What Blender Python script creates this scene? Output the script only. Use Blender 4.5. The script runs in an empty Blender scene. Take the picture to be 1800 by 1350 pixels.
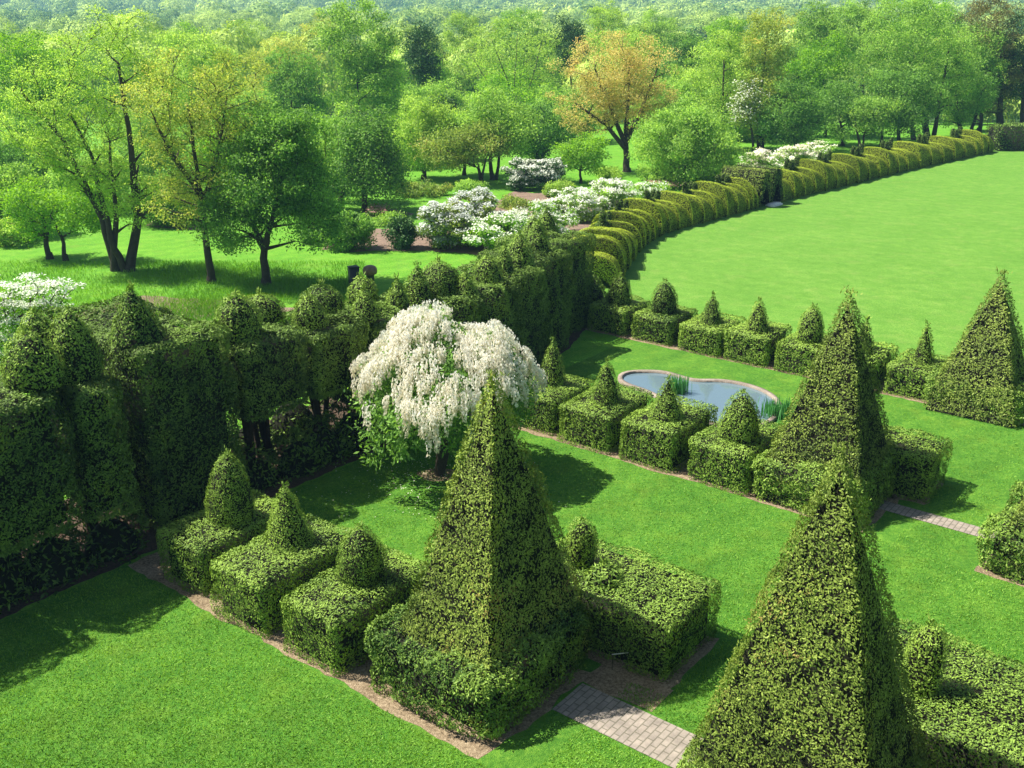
import bpy, math, random
import numpy as np
from mathutils import Vector, Matrix

random.seed(7)
RNG = np.random.default_rng(11)
S = bpy.context.scene
COL = S.collection

# ------------------------------------------------------------ camera
CAM_H = 11.0
PITCH = math.radians(20.0)
F = 1800.0
cam = bpy.data.cameras.new('camera')
cam.sensor_width = 36.0
cam.lens = 36.0
cam.clip_end = 9000
cam.clip_start = 0.1
cam_o = bpy.data.objects.new('camera', cam)
cam_o.location = (0, 0, CAM_H)
cam_o.rotation_euler = (math.pi / 2 - PITCH, 0, 0)
COL.objects.link(cam_o)
S.camera = cam_o

# ------------------------------------------------------------ sky, sun, exposure
SUN_AZ, SUN_EL = math.radians(-77), math.radians(56)
W = bpy.data.worlds.new('World')
S.world = W
W.use_nodes = True
wn = W.node_tree.nodes
bg = wn['Background']
sky = wn.new('ShaderNodeTexSky')
sky.sky_type = 'NISHITA'
sky.sun_disc = False
sky.sun_elevation = SUN_EL
sky.sun_rotation = SUN_AZ
sky.air_density = 1.0
sky.dust_density = 1.5
W.node_tree.links.new(sky.outputs[0], bg.inputs[0])
bg.inputs[1].default_value = 0.05
sl = bpy.data.lights.new('sun', 'SUN')
sl.energy = 5.0
sl.angle = math.radians(0.5)
sl.color = (1.0, 0.95, 0.86)
so = bpy.data.objects.new('sun', sl)
sd = Vector((math.sin(SUN_AZ) * math.cos(SUN_EL), math.cos(SUN_AZ) * math.cos(SUN_EL), math.sin(SUN_EL)))
so.rotation_euler = sd.to_track_quat('Z', 'Y').to_euler()
so.location = (-30, 0, 60)
COL.objects.link(so)
S.view_settings.view_transform = 'Standard'
S.view_settings.look = 'None'
S.view_settings.gamma = 1
S.view_settings.exposure = 1.12
S.render.engine = 'CYCLES'
S.cycles.max_bounces = 5
S.cycles.diffuse_bounces = 3
S.cycles.glossy_bounces = 2
S.cycles.transmission_bounces = 3
S.cycles.volume_bounces = 0
S.cycles.transparent_max_bounces = 4

# ------------------------------------------------------------ helpers: places
CP, SP = math.cos(PITCH), math.sin(PITCH)
GA = math.radians(52)          # the garden's rows lie at 52 degrees
CG, SG = math.cos(GA), math.sin(GA)

def ray(px, py):
    dx = (px - 900) / F
    dy = -(py - 675) / F
    return (dx, CP + dy * SP, -SP + dy * CP)

def ground(px, py, z=0.0):
    d = ray(px, py)
    t = (z - CAM_H) / d[2]
    return (d[0] * t, d[1] * t)

def at_depth(px, py, Y):
    d = ray(px, py)
    t = Y / d[1]
    return (d[0] * t, Y, CAM_H + d[2] * t)

def gw(v, u):                  # garden frame (across, along) to world
    return (v * CG - u * SG, v * SG + u * CG)

def terrain(x, y):
    x = np.asarray(x, float); y = np.asarray(y, float)
    def ss(a, b, t):
        t = np.clip((t - a) / (b - a), 0, 1)
        return t * t * (3 - 2 * t)
    h = -6.5 * ss(96, 190, y)
    h = h + 5.0 * ss(240, 520, y)
    ridge = 34 + 20 * np.sin(x / 330 + 2.6) + 9 * np.sin(x / 140 + 1.0) + 26 * ss(-150, -700, x) + 16 * ss(250, 800, x)
    h = h + ridge * ss(620, 1500, y)
    h = h + (1.4 * np.sin(x / 37) * np.sin(y / 45 + 1)) * ss(120, 220, y)
    return h

# ------------------------------------------------------------ helpers: noise, meshes
def hashf(ix, iy, iz, seed):
    n = (ix * 374761393 + iy * 668265263 + iz * 2147483647 + seed * 1274126177) & 0xffffffff
    n = ((n ^ (n >> 13)) * 1274126177) & 0xffffffff
    n = n ^ (n >> 16)
    return (n & 0xffffff) / float(0xffffff)

def noise(P, scale, seed=0):
    Q = np.asarray(P, float) / scale + 1000.0
    I = np.floor(Q).astype(np.int64)
    f = Q - I
    f = f * f * (3 - 2 * f)
    r = 0
    for dx in (0, 1):
        wx = f[:, 0] if dx else 1 - f[:, 0]
        for dy in (0, 1):
            wy = f[:, 1] if dy else 1 - f[:, 1]
            for dz in (0, 1):
                wz = f[:, 2] if dz else 1 - f[:, 2]
                r = r + wx * wy * wz * hashf(I[:, 0] + dx, I[:, 1] + dy, I[:, 2] + dz, seed)
    return r * 2 - 1

def unit(a):
    return a / np.maximum(np.linalg.norm(a, axis=-1, keepdims=True), 1e-9)

class MB:
    """collects vertices and faces, links them as ONE mesh object"""
    def __init__(s):
        s.V = []; s.F = []; s.n = 0; s.fa = []; s.mi = []
    def add(s, V, faces, mat=0, rnd=None, tint=None):
        V = np.asarray(V, np.float32); faces = np.asarray(faces, np.int64)
        if len(V) == 0 or len(faces) == 0:
            return
        s.V.append(V); s.F.append(faces + s.n); s.n += len(V)
        k = len(faces)
        s.fa.append((np.full(k, .5) if rnd is None else rnd, np.full(k, .5) if tint is None else tint))
        s.mi.append(np.full(k, mat))
    def mesh(s, name, mats, smooth=False):
        me = bpy.data.meshes.new(name)
        V = np.concatenate(s.V)
        me.vertices.add(len(V)); me.vertices.foreach_set('co', V.ravel())
        tot = np.concatenate([np.full(len(f), f.shape[1]) for f in s.F])
        loops = np.concatenate([f.ravel() for f in s.F])
        start = np.concatenate([[0], np.cumsum(tot)[:-1]])
        me.loops.add(len(loops)); me.loops.foreach_set('vertex_index', loops.astype(np.int32))
        me.polygons.add(len(tot))
        me.polygons.foreach_set('loop_start', start.astype(np.int32))
        me.polygons.foreach_set('loop_total', tot.astype(np.int32))
        me.polygons.foreach_set('material_index', np.concatenate(s.mi).astype(np.int32))
        if smooth:
            me.polygons.foreach_set('use_smooth', np.ones(len(tot), bool))
        for m in mats:
            me.materials.append(m)
        me.update(calc_edges=True)
        for nm, k in (('rnd', 0), ('tint', 1)):
            a = me.attributes.new(nm, 'FLOAT', 'FACE')
            a.data.foreach_set('value', np.concatenate([q[k] for q in s.fa]).astype(np.float32))
        return me
    def build(s, name, mats, parent=None, loc=(0, 0, 0), rotz=0, smooth=False):
        if not isinstance(mats, (list, tuple)):
            mats = [mats]
        o = bpy.data.objects.new(name, s.mesh(name, mats, smooth))
        COL.objects.link(o)
        o.location = loc; o.rotation_euler = (0, 0, rotz)
        if parent is not None:
            o.parent = parent
        return o

def tag(o, label=None, cat=None, group=None, kind=None):
    if label: o['label'] = label
    if cat: o['category'] = cat
    if group: o['group'] = group
    if kind: o['kind'] = kind
    return o

def empty(name, loc, rz=0, **k):
    o = bpy.data.objects.new(name, None)
    COL.objects.link(o); o.location = loc; o.rotation_euler = (0, 0, rz)
    o.empty_display_size = .3
    return tag(o, **k)

def leaves(mb, P, N, L, Wd, tilt=.6, up=0.0, mat=0, rng=None, tint=None, droop=0.0, jit=.75):
    """leaf-sized kites rooted at P; N = outward normal"""
    rng = rng or RNG
    n = len(P)
    if n == 0:
        return
    P = np.asarray(P, float); N = np.asarray(N, float)
    R = unit(rng.normal(size=(n, 3)))
    a = unit(R - (R * N).sum(1, keepdims=True) * N)
    t = rng.uniform(-.15, 1, (n, 1)) * tilt
    a = unit(a * (1 - np.abs(t) * .5) + N * t + np.array([0, 0, up - droop]))
    N2 = unit(N + rng.normal(size=(n, 3)) * tilt * jit)
    b = unit(np.cross(a, N2))
    l = (L * rng.uniform(.45, 1.55, (n, 1))); w = (Wd * rng.uniform(.7, 1.3, (n, 1)))
    c = unit(np.cross(a, b))
    V = np.stack([P, P + a * l * .45 + b * w * .5 + c * w * .12, P + a * l, P + a * l * .45 - b * w * .5 + c * w * .12], 1).reshape(-1, 3)
    Fc = np.arange(n * 4).reshape(n, 4)
    mb.add(V, Fc, mat, rng.uniform(0, 1, n), np.full(n, .5) if tint is None else tint)

def tri_sample(V, T, dens, rng=None):
    rng = rng or RNG
    V = np.asarray(V, float); T = np.asarray(T)
    A, B, C = V[T[:, 0]], V[T[:, 1]], V[T[:, 2]]
    cr = np.cross(B - A, C - A)
    ar = np.linalg.norm(cr, axis=1) * .5
    tot = ar.sum(); n = int(tot * dens)
    idx = rng.choice(len(T), n, p=ar / tot)
    u = rng.uniform(0, 1, (n, 2)); fl = u.sum(1) > 1; u[fl] = 1 - u[fl]
    P = A[idx] + (B - A)[idx] * u[:, :1] + (C - A)[idx] * u[:, 1:]
    return P, unit(cr)[idx]

def box_tris(x0, x1, y0, y1, z0, z1, bottom=False):
    V = np.array([(x, y, z) for z in (z0, z1) for y in (y0, y1) for x in (x0, x1)], float)
    Q = [(4, 5, 7, 6), (0, 1, 5, 4), (1, 3, 7, 5), (3, 2, 6, 7), (2, 0, 4, 6)]
    if bottom: Q.append((0, 2, 3, 1))
    T = []
    for q in Q:
        T += [(q[0], q[1], q[2]), (q[0], q[2], q[3])]
    return V, np.array(T)

def lathe(profile, seg=24, sx=1, sy=1, sq=0.0):
    """closed shape of revolution; sq>0 squares the section"""
    V = []; n = len(profile)
    for r, z in profile:
        for k in range(seg):
            a = 2 * math.pi * k / seg
            c, s = math.cos(a), math.sin(a)
            m = 1.0
            if sq:
                m = (1 - sq) + sq / max(abs(c), abs(s))
            V.append((r * m * c * sx, r * m * s * sy, z))
    T = []
    for i in range(n - 1):
        for k in range(seg):
            a = i * seg + k; b = i * seg + (k + 1) % seg
            T += [(a, b, b + seg), (a, b + seg, a + seg)]
    V = np.array(V, float)
    return V, np.array(T)

def foliate(mb, V, T, dens, L, Wd, bump=.05, low=.06, core=.1, tilt=.65, round_box=None, seed=0, gap=.25, up=.25, matcore=1, center=None, tintlow=2.2, fold=0):
    """cover a closed shape with leaf sprays over a dark twiggy core"""
    P, N = tri_sample(V, T, dens)
    if round_box is not None:
        lo, hi, r = round_box
        Q = np.clip(P, np.array(lo) + r, np.array(hi) - r)
        Q[:, 2] = np.minimum(P[:, 2], hi[2] - r)
        D = P - Q
        m = np.linalg.norm(D, axis=1) > 1e-6
        N[m] = unit(D[m]); P[m] = Q[m] + N[m] * r
    W3 = P + seed * 7.3
    n1 = noise(W3, .9, seed); n2 = noise(W3, .22, seed + 5); n3 = noise(W3, .1, seed + 9)
    n4 = noise(W3, .45, seed + 14)
    d = n1 * low + n2 * bump + n3 * bump * .6 + n4 * bump * .8
    if fold:
        d = d + fold * noise(W3 * np.array([1, 1, .22]), .42, seed + 21)
    keep = RNG.uniform(0, 1, len(P)) > gap * np.clip(-(n2 + n3 * .8 + n4 * .5) * 1.6, 0, 1.8)
    P = P + N * d[:, None]
    P, N, n2, n1 = P[keep], N[keep], n2[keep], n1[keep]
    P = P + N * RNG.uniform(-.05, .015, (len(P), 1))
    P[:, 2] = np.maximum(P[:, 2], .01)
    tint = np.clip(.5 + .45 * noise(P + seed * 3.1, tintlow, seed + 3) + .35 * noise(P, .5, seed + 8) + .25 * n2, 0, 1)
    leaves(mb, P, N, L, Wd * .9, tilt, up, 0, tint=tint, jit=1.0)
    # twiggy core
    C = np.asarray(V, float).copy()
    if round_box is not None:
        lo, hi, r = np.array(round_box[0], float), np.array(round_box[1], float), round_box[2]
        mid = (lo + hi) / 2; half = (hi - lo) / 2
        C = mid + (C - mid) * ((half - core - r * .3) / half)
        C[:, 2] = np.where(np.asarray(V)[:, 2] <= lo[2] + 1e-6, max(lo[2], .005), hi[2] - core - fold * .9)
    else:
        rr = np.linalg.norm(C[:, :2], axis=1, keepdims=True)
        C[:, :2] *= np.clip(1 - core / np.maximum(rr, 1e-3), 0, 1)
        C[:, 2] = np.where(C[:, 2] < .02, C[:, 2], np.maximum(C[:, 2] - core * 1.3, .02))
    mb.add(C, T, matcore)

def tube(mb, pts, r0, r1, seg=7, mat=0):
    pts = [Vector(p) for p in pts]
    n = len(pts); V = []
    for i, p in enumerate(pts):
        d = (pts[min(i + 1, n - 1)] - pts[max(i - 1, 0)])
        if d.length < 1e-6: d = Vector((0, 0, 1))
        d.normalize()
        a = d.orthogonal().normalized(); b = d.cross(a)
        r = r0 + (r1 - r0) * i / (n - 1)
        for k in range(seg):
            t = 2 * math.pi * k / seg
            V.append(p + (a * math.cos(t) + b * math.sin(t)) * r)
    Fc = []
    for i in range(n - 1):
        for k in range(seg):
            Fc.append((i * seg + k, i * seg + (k + 1) % seg, (i + 1) * seg + (k + 1) % seg, (i + 1) * seg + k))
    mb.add([tuple(v) for v in V], Fc, mat)

def bend(a, b, k=4, wob=.08, sag=0.0):
    a = Vector(a); b = Vector(b); L = (b - a).length
    out = []
    o1 = Vector((random.uniform(-1, 1), random.uniform(-1, 1), random.uniform(-.3, .6))) * L * wob
    for i in range(k + 1):
        t = i / k
        out.append(a.lerp(b, t) + o1 * math.sin(math.pi * t) + Vector((0, 0, -sag * L * math.sin(math.pi * t))))
    return out

# ------------------------------------------------------------ materials
def newmat(name):
    m = bpy.data.materials.new(name); m.use_nodes = True
    nt = m.node_tree; nt.nodes.clear()
    out = nt.nodes.new('ShaderNodeOutputMaterial')
    return m, nt, out

def leafmat(name, dark, light, trans=.3, gloss=.05, objrand=.12, warm=None, rough=.62):
    m, nt, out = newmat(name)
    N = nt.nodes; Lk = nt.links
    a1 = N.new('ShaderNodeAttribute'); a1.attribute_name = 'rnd'
    a2 = N.new('ShaderNodeAttribute'); a2.attribute_name = 'tint'
    oi = N.new('ShaderNodeObjectInfo')
    mr = N.new('ShaderNodeMath'); mr.operation = 'MULTIPLY_ADD'
    Lk.new(a1.outputs['Fac'], mr.inputs[0]); mr.inputs[1].default_value = .55
    ms = N.new('ShaderNodeMath'); ms.operation = 'MULTIPLY_ADD'
    Lk.new(a2.outputs['Fac'], ms.inputs[0]); ms.inputs[1].default_value = .6; 
    mo = N.new('ShaderNodeMath'); mo.operation = 'MULTIPLY_ADD'
    Lk.new(oi.outputs['Random'], mo.inputs[0]); mo.inputs[1].default_value = objrand * 2; mo.inputs[2].default_value = -objrand - .08
    Lk.new(mo.outputs[0], ms.inputs[2]); Lk.new(ms.outputs[0], mr.inputs[2])
    cr = N.new('ShaderNodeValToRGB')
    cr.color_ramp.elements[0].color = (*dark, 1); cr.color_ramp.elements[0].position = 0.05
    cr.color_ramp.elements[1].color = (*light, 1); cr.color_ramp.elements[1].position = .85
    if warm:
        e = cr.color_ramp.elements.new(1.0); e.color = (*warm, 1)
    Lk.new(mr.outputs[0], cr.inputs[0])
    df = N.new('ShaderNodeBsdfDiffuse'); Lk.new(cr.outputs[0], df.inputs[0])
    tr = N.new('ShaderNodeBsdfTranslucent')
    hs = N.new('ShaderNodeHueSaturation'); hs.inputs['Saturation'].default_value = 1.1; hs.inputs['Value'].default_value = 1.25
    hs.inputs['Hue'].default_value = .49
    Lk.new(cr.outputs[0], hs.inputs['Color']); Lk.new(hs.outputs[0], tr.inputs[0])
    mx = N.new('ShaderNodeMixShader'); mx.inputs[0].default_value = trans
    Lk.new(df.outputs[0], mx.inputs[1]); Lk.new(tr.outputs[0], mx.inputs[2])
    gl = N.new('ShaderNodeBsdfGlossy'); gl.inputs['Roughness'].default_value = rough
    gl.inputs[0].default_value = (.75, .85, .55, 1)
    m2 = N.new('ShaderNodeMixShader'); m2.inputs[0].default_value = gloss
    Lk.new(mx.outputs[0], m2.inputs[1]); Lk.new(gl.outputs[0], m2.inputs[2])
    Lk.new(m2.outputs[0], out.inputs[0])
    return m

def noisemat(name, cols, scales, rough=.9, bump=.0, bscale=30, spec=.2, dist=.02):
    """cols: list of (pos, rgb) mixed over layered noise in object space"""
    m, nt, out = newmat(name)
    N = nt.nodes; Lk = nt.links
    tc = N.new('ShaderNodeTexCoord')
    acc = None
    for sc, wgt in scales:
        n = N.new('ShaderNodeTexNoise'); n.inputs['Scale'].default_value = sc; n.inputs['Detail'].default_value = 5
        n.inputs['Roughness'].default_value = .6
        Lk.new(tc.outputs['Object'], n.inputs['Vector'])
        mm = N.new('ShaderNodeMath'); mm.operation = 'MULTIPLY_ADD'
        Lk.new(n.outputs[0], mm.inputs[0]); mm.inputs[1].default_value = wgt
        if acc is None: mm.inputs[2].default_value = .5 - sum(w for _, w in scales) * .5
        else: Lk.new(acc.outputs[0], mm.inputs[2])
        acc = mm
    cr = N.new('ShaderNodeValToRGB')
    els = cr.color_ramp.elements
    els[0].position = cols[0][0]; els[0].color = (*cols[0][1], 1)
    els[1].position = cols[-1][0]; els[1].color = (*cols[-1][1], 1)
    for p, c in cols[1:-1]:
        e = els.new(p); e.color = (*c, 1)
    Lk.new(acc.outputs[0], cr.inputs[0])
    b = N.new('ShaderNodeBsdfPrincipled')
    b.inputs['Roughness'].default_value = rough
    b.inputs['Specular IOR Level'].default_value = spec
    Lk.new(cr.outputs[0], b.inputs['Base Color'])
    if bump:
        n = N.new('ShaderNodeTexNoise'); n.inputs['Scale'].default_value = bscale; n.inputs['Detail'].default_value = 4
        Lk.new(tc.outputs['Object'], n.inputs['Vector'])
        bp = N.new('ShaderNodeBump'); bp.inputs['Strength'].default_value = bump; bp.inputs['Distance'].default_value = dist
        Lk.new(n.outputs[0], bp.inputs['Height']); Lk.new(bp.outputs[0], b.inputs['Normal'])
    Lk.new(b.outputs[0], out.inputs[0])
    return m

M = {}
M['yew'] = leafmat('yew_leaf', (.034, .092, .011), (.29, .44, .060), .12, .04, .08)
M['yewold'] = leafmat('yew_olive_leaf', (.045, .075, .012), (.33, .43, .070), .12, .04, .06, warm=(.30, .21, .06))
M['yewdark'] = leafmat('yew_dark_leaf', (.014, .042, .008), (.165, .275, .037), .12, .04, .08)  # older foliage, with the tall hedge's shade put into its darker colour
M['gold'] = leafmat('golden_yew_leaf', (.13, .21, .018), (.50, .60, .055), .18, .03, .08)
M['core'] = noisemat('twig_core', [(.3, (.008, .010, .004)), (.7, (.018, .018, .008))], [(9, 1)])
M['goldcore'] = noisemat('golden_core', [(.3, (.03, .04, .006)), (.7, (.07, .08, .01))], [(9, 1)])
M['bark'] = noisemat('bark', [(.2, (.030, .024, .018)), (.8, (.10, .08, .06))], [(6, .6), (30, .8)], bump=.5, bscale=25)
M['yewbark'] = noisemat('yew_bark', [(.2, (.02, .014, .01)), (.8, (.07, .045, .03))], [(6, .6), (30, .8)], bump=.5, bscale=25)
M['lime'] = leafmat('lime_leaf', (.16, .32, .035), (.51, .71, .14), .52, .03, .08)
M['bright'] = leafmat('bright_leaf', (.09, .26, .02), (.34, .60, .065), .5, .03, .08)
M['mid'] = leafmat('mid_leaf', (.09, .22, .03), (.42, .66, .125), .52, .03, .10)
M['deep'] = leafmat('deep_leaf', (.038, .13, .024), (.26, .49, .083), .46, .03, .08)
M['evergreen'] = leafmat('evergreen_leaf', (.014, .060, .016), (.075, .18, .04), .2, .04, .1)
M['yellow'] = leafmat('yellow_leaf', (.19, .31, .05), (.58, .64, .13), .5, .03, .08, warm=(.70, .57, .17))
M['olive'] = leafmat('olive_leaf', (.10, .18, .03), (.40, .52, .10), .46, .03, .08, warm=(.44, .38, .12))
M['orange'] = leafmat('orange_leaf', (.36, .40, .09), (.82, .66, .22), .46, .03, .04, warm=(.92, .56, .22))
M['russet'] = leafmat('russet_leaf', (.09, .10, .03), (.30, .28, .08), .4, .03, .1, warm=(.38, .20, .10))
M['white'] = leafmat('white_petal', (.62, .66, .50), (.86, .87, .80), .35, .02, .02)
M['cream'] = leafmat('cream_petal', (.72, .66, .45), (.94, .92, .83), .35, .02, .02)
M['silver'] = leafmat('silver_lilac_petal', (.42, .46, .40), (.74, .76, .72), .3, .02, .02)
M['pinkpet'] = leafmat('pink_petal', (.55, .25, .25), (.75, .48, .42), .3, .02, .02)
M['iris'] = leafmat('iris_blade', (.03, .16, .04), (.12, .38, .10), .35, .06, .05)
M['grassblade'] = leafmat('grass_blade', (.07, .22, .018), (.20, .42, .04), .4, .03, .02)
M['turf'] = leafmat('turf_blade', (.090, .22, .022), (.27, .50, .06), .35, .03, .02)
M['woodcanopy'] = leafmat('wood_canopy_leaf', (.06, .19, .03), (.58, .74, .15), .22, .03, .02)

def grassmat(name, a, b, c, wear=None, fine=60, patch=(.20, .27, .04), pamt=.35, band=.05, ang=.9):
    m = noisemat(name, [(.12, a), (.5, b), (.88, c)], [(.35, .45), (2.2, .7), (11, .9), (fine, 1.6)], rough=.85, bump=1.0, bscale=fine * 1.2, spec=.12, dist=.035)
    nt = m.node_tree; N = nt.nodes; Lk = nt.links
    pb = [n for n in N if n.type == 'BSDF_PRINCIPLED'][0]; cr = [n for n in N if n.type == 'VALTORGB'][0]
    tc = [n for n in N if n.type == 'TEX_COORD'][0]
    n1 = N.new('ShaderNodeTexNoise'); n1.inputs['Scale'].default_value = .9; n1.inputs['Detail'].default_value = 7; n1.inputs['Roughness'].default_value = .75
    Lk.new(tc.outputs['Object'], n1.inputs['Vector'])
    mr = N.new('ShaderNodeMapRange'); mr.inputs[1].default_value = .52; mr.inputs[2].default_value = .72; mr.inputs[4].default_value = pamt
    Lk.new(n1.outputs[0], mr.inputs[0])
    mx = N.new('ShaderNodeMix'); mx.data_type = 'RGBA'; mx.inputs[7].default_value = (*patch, 1)
    Lk.new(mr.outputs[0], mx.inputs[0]); Lk.new(cr.outputs[0], mx.inputs[6])
    mp = N.new('ShaderNodeMapping'); mp.inputs['Rotation'].default_value = (0, 0, ang)
    Lk.new(tc.outputs['Object'], mp.inputs[0])
    wv = N.new('ShaderNodeTexWave'); wv.inputs['Scale'].default_value = .28; wv.inputs['Distortion'].default_value = 1.2; wv.inputs['Detail'].default_value = 2; wv.inputs['Detail Scale'].default_value = .6
    Lk.new(mp.outputs[0], wv.inputs[0])
    hs = N.new('ShaderNodeHueSaturation')
    m2 = N.new('ShaderNodeMapRange'); m2.inputs[3].default_value = 1 - band; m2.inputs[4].default_value = 1 + band
    Lk.new(wv.outputs[1], m2.inputs[0]); Lk.new(m2.outputs[0], hs.inputs['Value'])
    Lk.new(mx.outputs[2], hs.inputs['Color']); Lk.new(hs.outputs[0], pb.inputs['Base Color'])
    return m
M['lawn'] = grassmat('lawn_grass', (.034, .125, .012), (.078, .220, .022), (.19, .36, .038), patch=(.17, .26, .025), pamt=.5)
M['oval'] = grassmat('oval_lawn_grass', (.070, .185, .018), (.110, .255, .032), (.19, .34, .055), fine=25, patch=(.22, .30, .07), pamt=.5, ang=2.2, band=.025)
M['park'] = grassmat('park_grass', (.050, .19, .012), (.110, .29, .022), (.20, .38, .035), fine=20, patch=(.22, .27, .06))
M['forestfloor'] = noisemat('forest_floor', [(.2, (.015, .045, .010)), (.8, (.05, .11, .02))], [(.2, .7), (3, 1)])
M['soil'] = noisemat('dry_needle_mulch', [(.25, (.08, .055, .03)), (.5, (.27, .20, .12)), (.78, (.50, .40, .26))], [(2, .5), (18, .8), (70, .8)], bump=.9, bscale=60, dist=.04)
M['mulch'] = noisemat('pink_brown_mulch', [(.2, (.07, .05, .035)), (.8, (.33, .23, .17))], [(2, .6), (18, 1)], bump=.8, bscale=40)
M['litter'] = noisemat('needle_litter', [(.2, (.025, .018, .012)), (.8, (.13, .085, .055))], [(2, .6), (18, 1)], bump=.8, bscale=40)
M['stone'] = noisemat('coping_stone', [(.2, (.13, .105, .085)), (.5, (.28, .23, .185)), (.8, (.42, .36, .30))], [(3, .8), (25, .7)], bump=.5, bscale=30)
M['bronze'] = noisemat('bronze', [(.3, (.13, .07, .04)), (.7, (.26, .15, .09))], [(5, 1)], rough=.45, spec=.5)
M['blackmetal'] = noisemat('black_paint', [(.3, (.008, .010, .010)), (.7, (.02, .024, .022))], [(5, 1)], rough=.5, spec=.5)
M['paleiron'] = noisemat('pale_paint', [(.3, (.5, .5, .48)), (.7, (.7, .7, .66))], [(9, 1)], rough=.5)
M['whitestone'] = noisemat('white_stone', [(.3, (.66, .65, .6)), (.7, (.82, .8, .76))], [(4, 1)], rough=.8)

def brickmat():
    m, nt, out = newmat('path_paving')
    N = nt.nodes; Lk = nt.links
    tc = N.new('ShaderNodeTexCoord')
    br = N.new('ShaderNodeTexBrick')
    br.inputs['Scale'].default_value = 1.0
    br.inputs['Brick Width'].default_value = .24; br.inputs['Row Height'].default_value = .12
    br.inputs['Mortar Size'].default_value = .011
    br.inputs['Color1'].default_value = (.29, .245, .20, 1); br.inputs['Color2'].default_value = (.235, .20, .165, 1)
    br.inputs['Mortar'].default_value = (.14, .125, .09, 1)
    Lk.new(tc.outputs['Object'], br.inputs['Vector'])
    n = N.new('ShaderNodeTexNoise'); n.inputs['Scale'].default_value = 4; n.inputs['Detail'].default_value = 9; n.inputs['Roughness'].default_value = .7
    Lk.new(tc.outputs['Object'], n.inputs['Vector'])
    mx = N.new('ShaderNodeMix'); mx.data_type = 'RGBA'; mx.blend_type = 'OVERLAY'; mx.inputs[0].default_value = .8
    Lk.new(br.outputs[0], mx.inputs[6]); Lk.new(n.outputs[0], mx.inputs[7])
    b = N.new('ShaderNodeBsdfPrincipled'); b.inputs['Roughness'].default_value = .85
    Lk.new(mx.outputs[2], b.inputs['Base Color'])
    bp = N.new('ShaderNodeBump'); bp.inputs['Strength'].default_value = .5; bp.inputs['Distance'].default_value = .01
    Lk.new(br.outputs['Fac'], bp.inputs['Height']); bp.invert = True
    Lk.new(bp.outputs[0], b.inputs['Normal']); Lk.new(b.outputs[0], out.inputs[0])
    return m
M['brick'] = brickmat()

def watermat():
    m, nt, out = newmat('pond_water')
    N = nt.nodes; Lk = nt.links
    b = N.new('ShaderNodeBsdfPrincipled')
    b.inputs['Base Color'].default_value = (.17, .25, .29, 1); b.inputs['Roughness'].default_value = .02  # blue-grey base holds part of the sky's reflection as colour
    b.inputs['IOR'].default_value = 1.33
    b.inputs['Specular IOR Level'].default_value = 1.0
    b.inputs['Metallic'].default_value = .35
    tc = N.new('ShaderNodeTexCoord')
    n = N.new('ShaderNodeTexNoise'); n.inputs['Scale'].default_value = 5; n.inputs['Detail'].default_value = 2
    Lk.new(tc.outputs['Object'], n.inputs['Vector'])
    bp = N.new('ShaderNodeBump'); bp.inputs['Strength'].default_value = .02; bp.inputs['Distance'].default_value = .02
    Lk.new(n.outputs[0], bp.inputs['Height']); Lk.new(bp.outputs[0], b.inputs['Normal'])
    Lk.new(b.outputs[0], out.inputs[0])
    return m
M['water'] = watermat()

# ------------------------------------------------------------ ground, lawns, beds, path, pond
def ground_sheet():
    ys = np.concatenate([np.linspace(-60, 90, 16), np.linspace(96, 260, 42), np.geomspace(266, 3200, 60)])
    tx = np.linspace(-1, 1, 81)
    V = []
    for y in ys:
        w = 60 + max(y, 0) * 1.3
        x = tx * w
        z = terrain(x, np.full_like(x, y))
        V.append(np.stack([x, np.full_like(x, y), z], 1))
    V = np.concatenate(V); nx = len(tx)
    Fc = [(i * nx + j, i * nx + j + 1, (i + 1) * nx + j + 1, (i + 1) * nx + j) for i in range(len(ys) - 1) for j in range(nx - 1)]
    mb = MB(); mb.add(V, Fc)
    go = mb.build('ground', [M['park'], M['forestfloor']], smooth=True)
    mi = [1 if p.center.y > 126 else 0 for p in go.data.polygons]
    go.data.polygons.foreach_set('material_index', mi)
    tag(go, kind='structure')
ground_sheet()

def sheet(name, pts, z, mat, jag=0.0, step=.25, kind='structure', **k):
    """flat sheet from an outline; jag roughens its edge"""
    P = []
    n = len(pts)
    for i in range(n):
        a = np.array(pts[i]); b = np.array(pts[(i + 1) % n])
        L = np.linalg.norm(b - a); m = max(1, int(L / step)) if jag else 1
        for j in range(m):
            p = a + (b - a) * j / m
            if jag and j:
                nn = np.array([-(b - a)[1], (b - a)[0]]) / L
                p = p + nn * jag * (float(noise(np.array([[p[0], p[1], 0]]), .5, 4)[0]) + .5 * random.uniform(-1, 1))
            P.append(p)
    mb = MB()
    V = [(p[0], p[1], z) for p in P]
    mb.add(V, [list(range(len(V)))])
    o = mb.build(name, mat)
    nz = o.data.polygons[0].normal.z
    if nz < 0:
        o.data.flip_normals()
    return tag(o, kind=kind, **k)

def guv(l):                    # outline given as (u, v)
    return [gw(v, u) for u, v in l]

# lower lawn (everything in front of and between the rows)
sheet('lawn', guv([(18.15, -14), (18.15, 31.2), (-9, 31.2), (-20, -8), (-6, -22)]), .004, M['lawn'])
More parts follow.
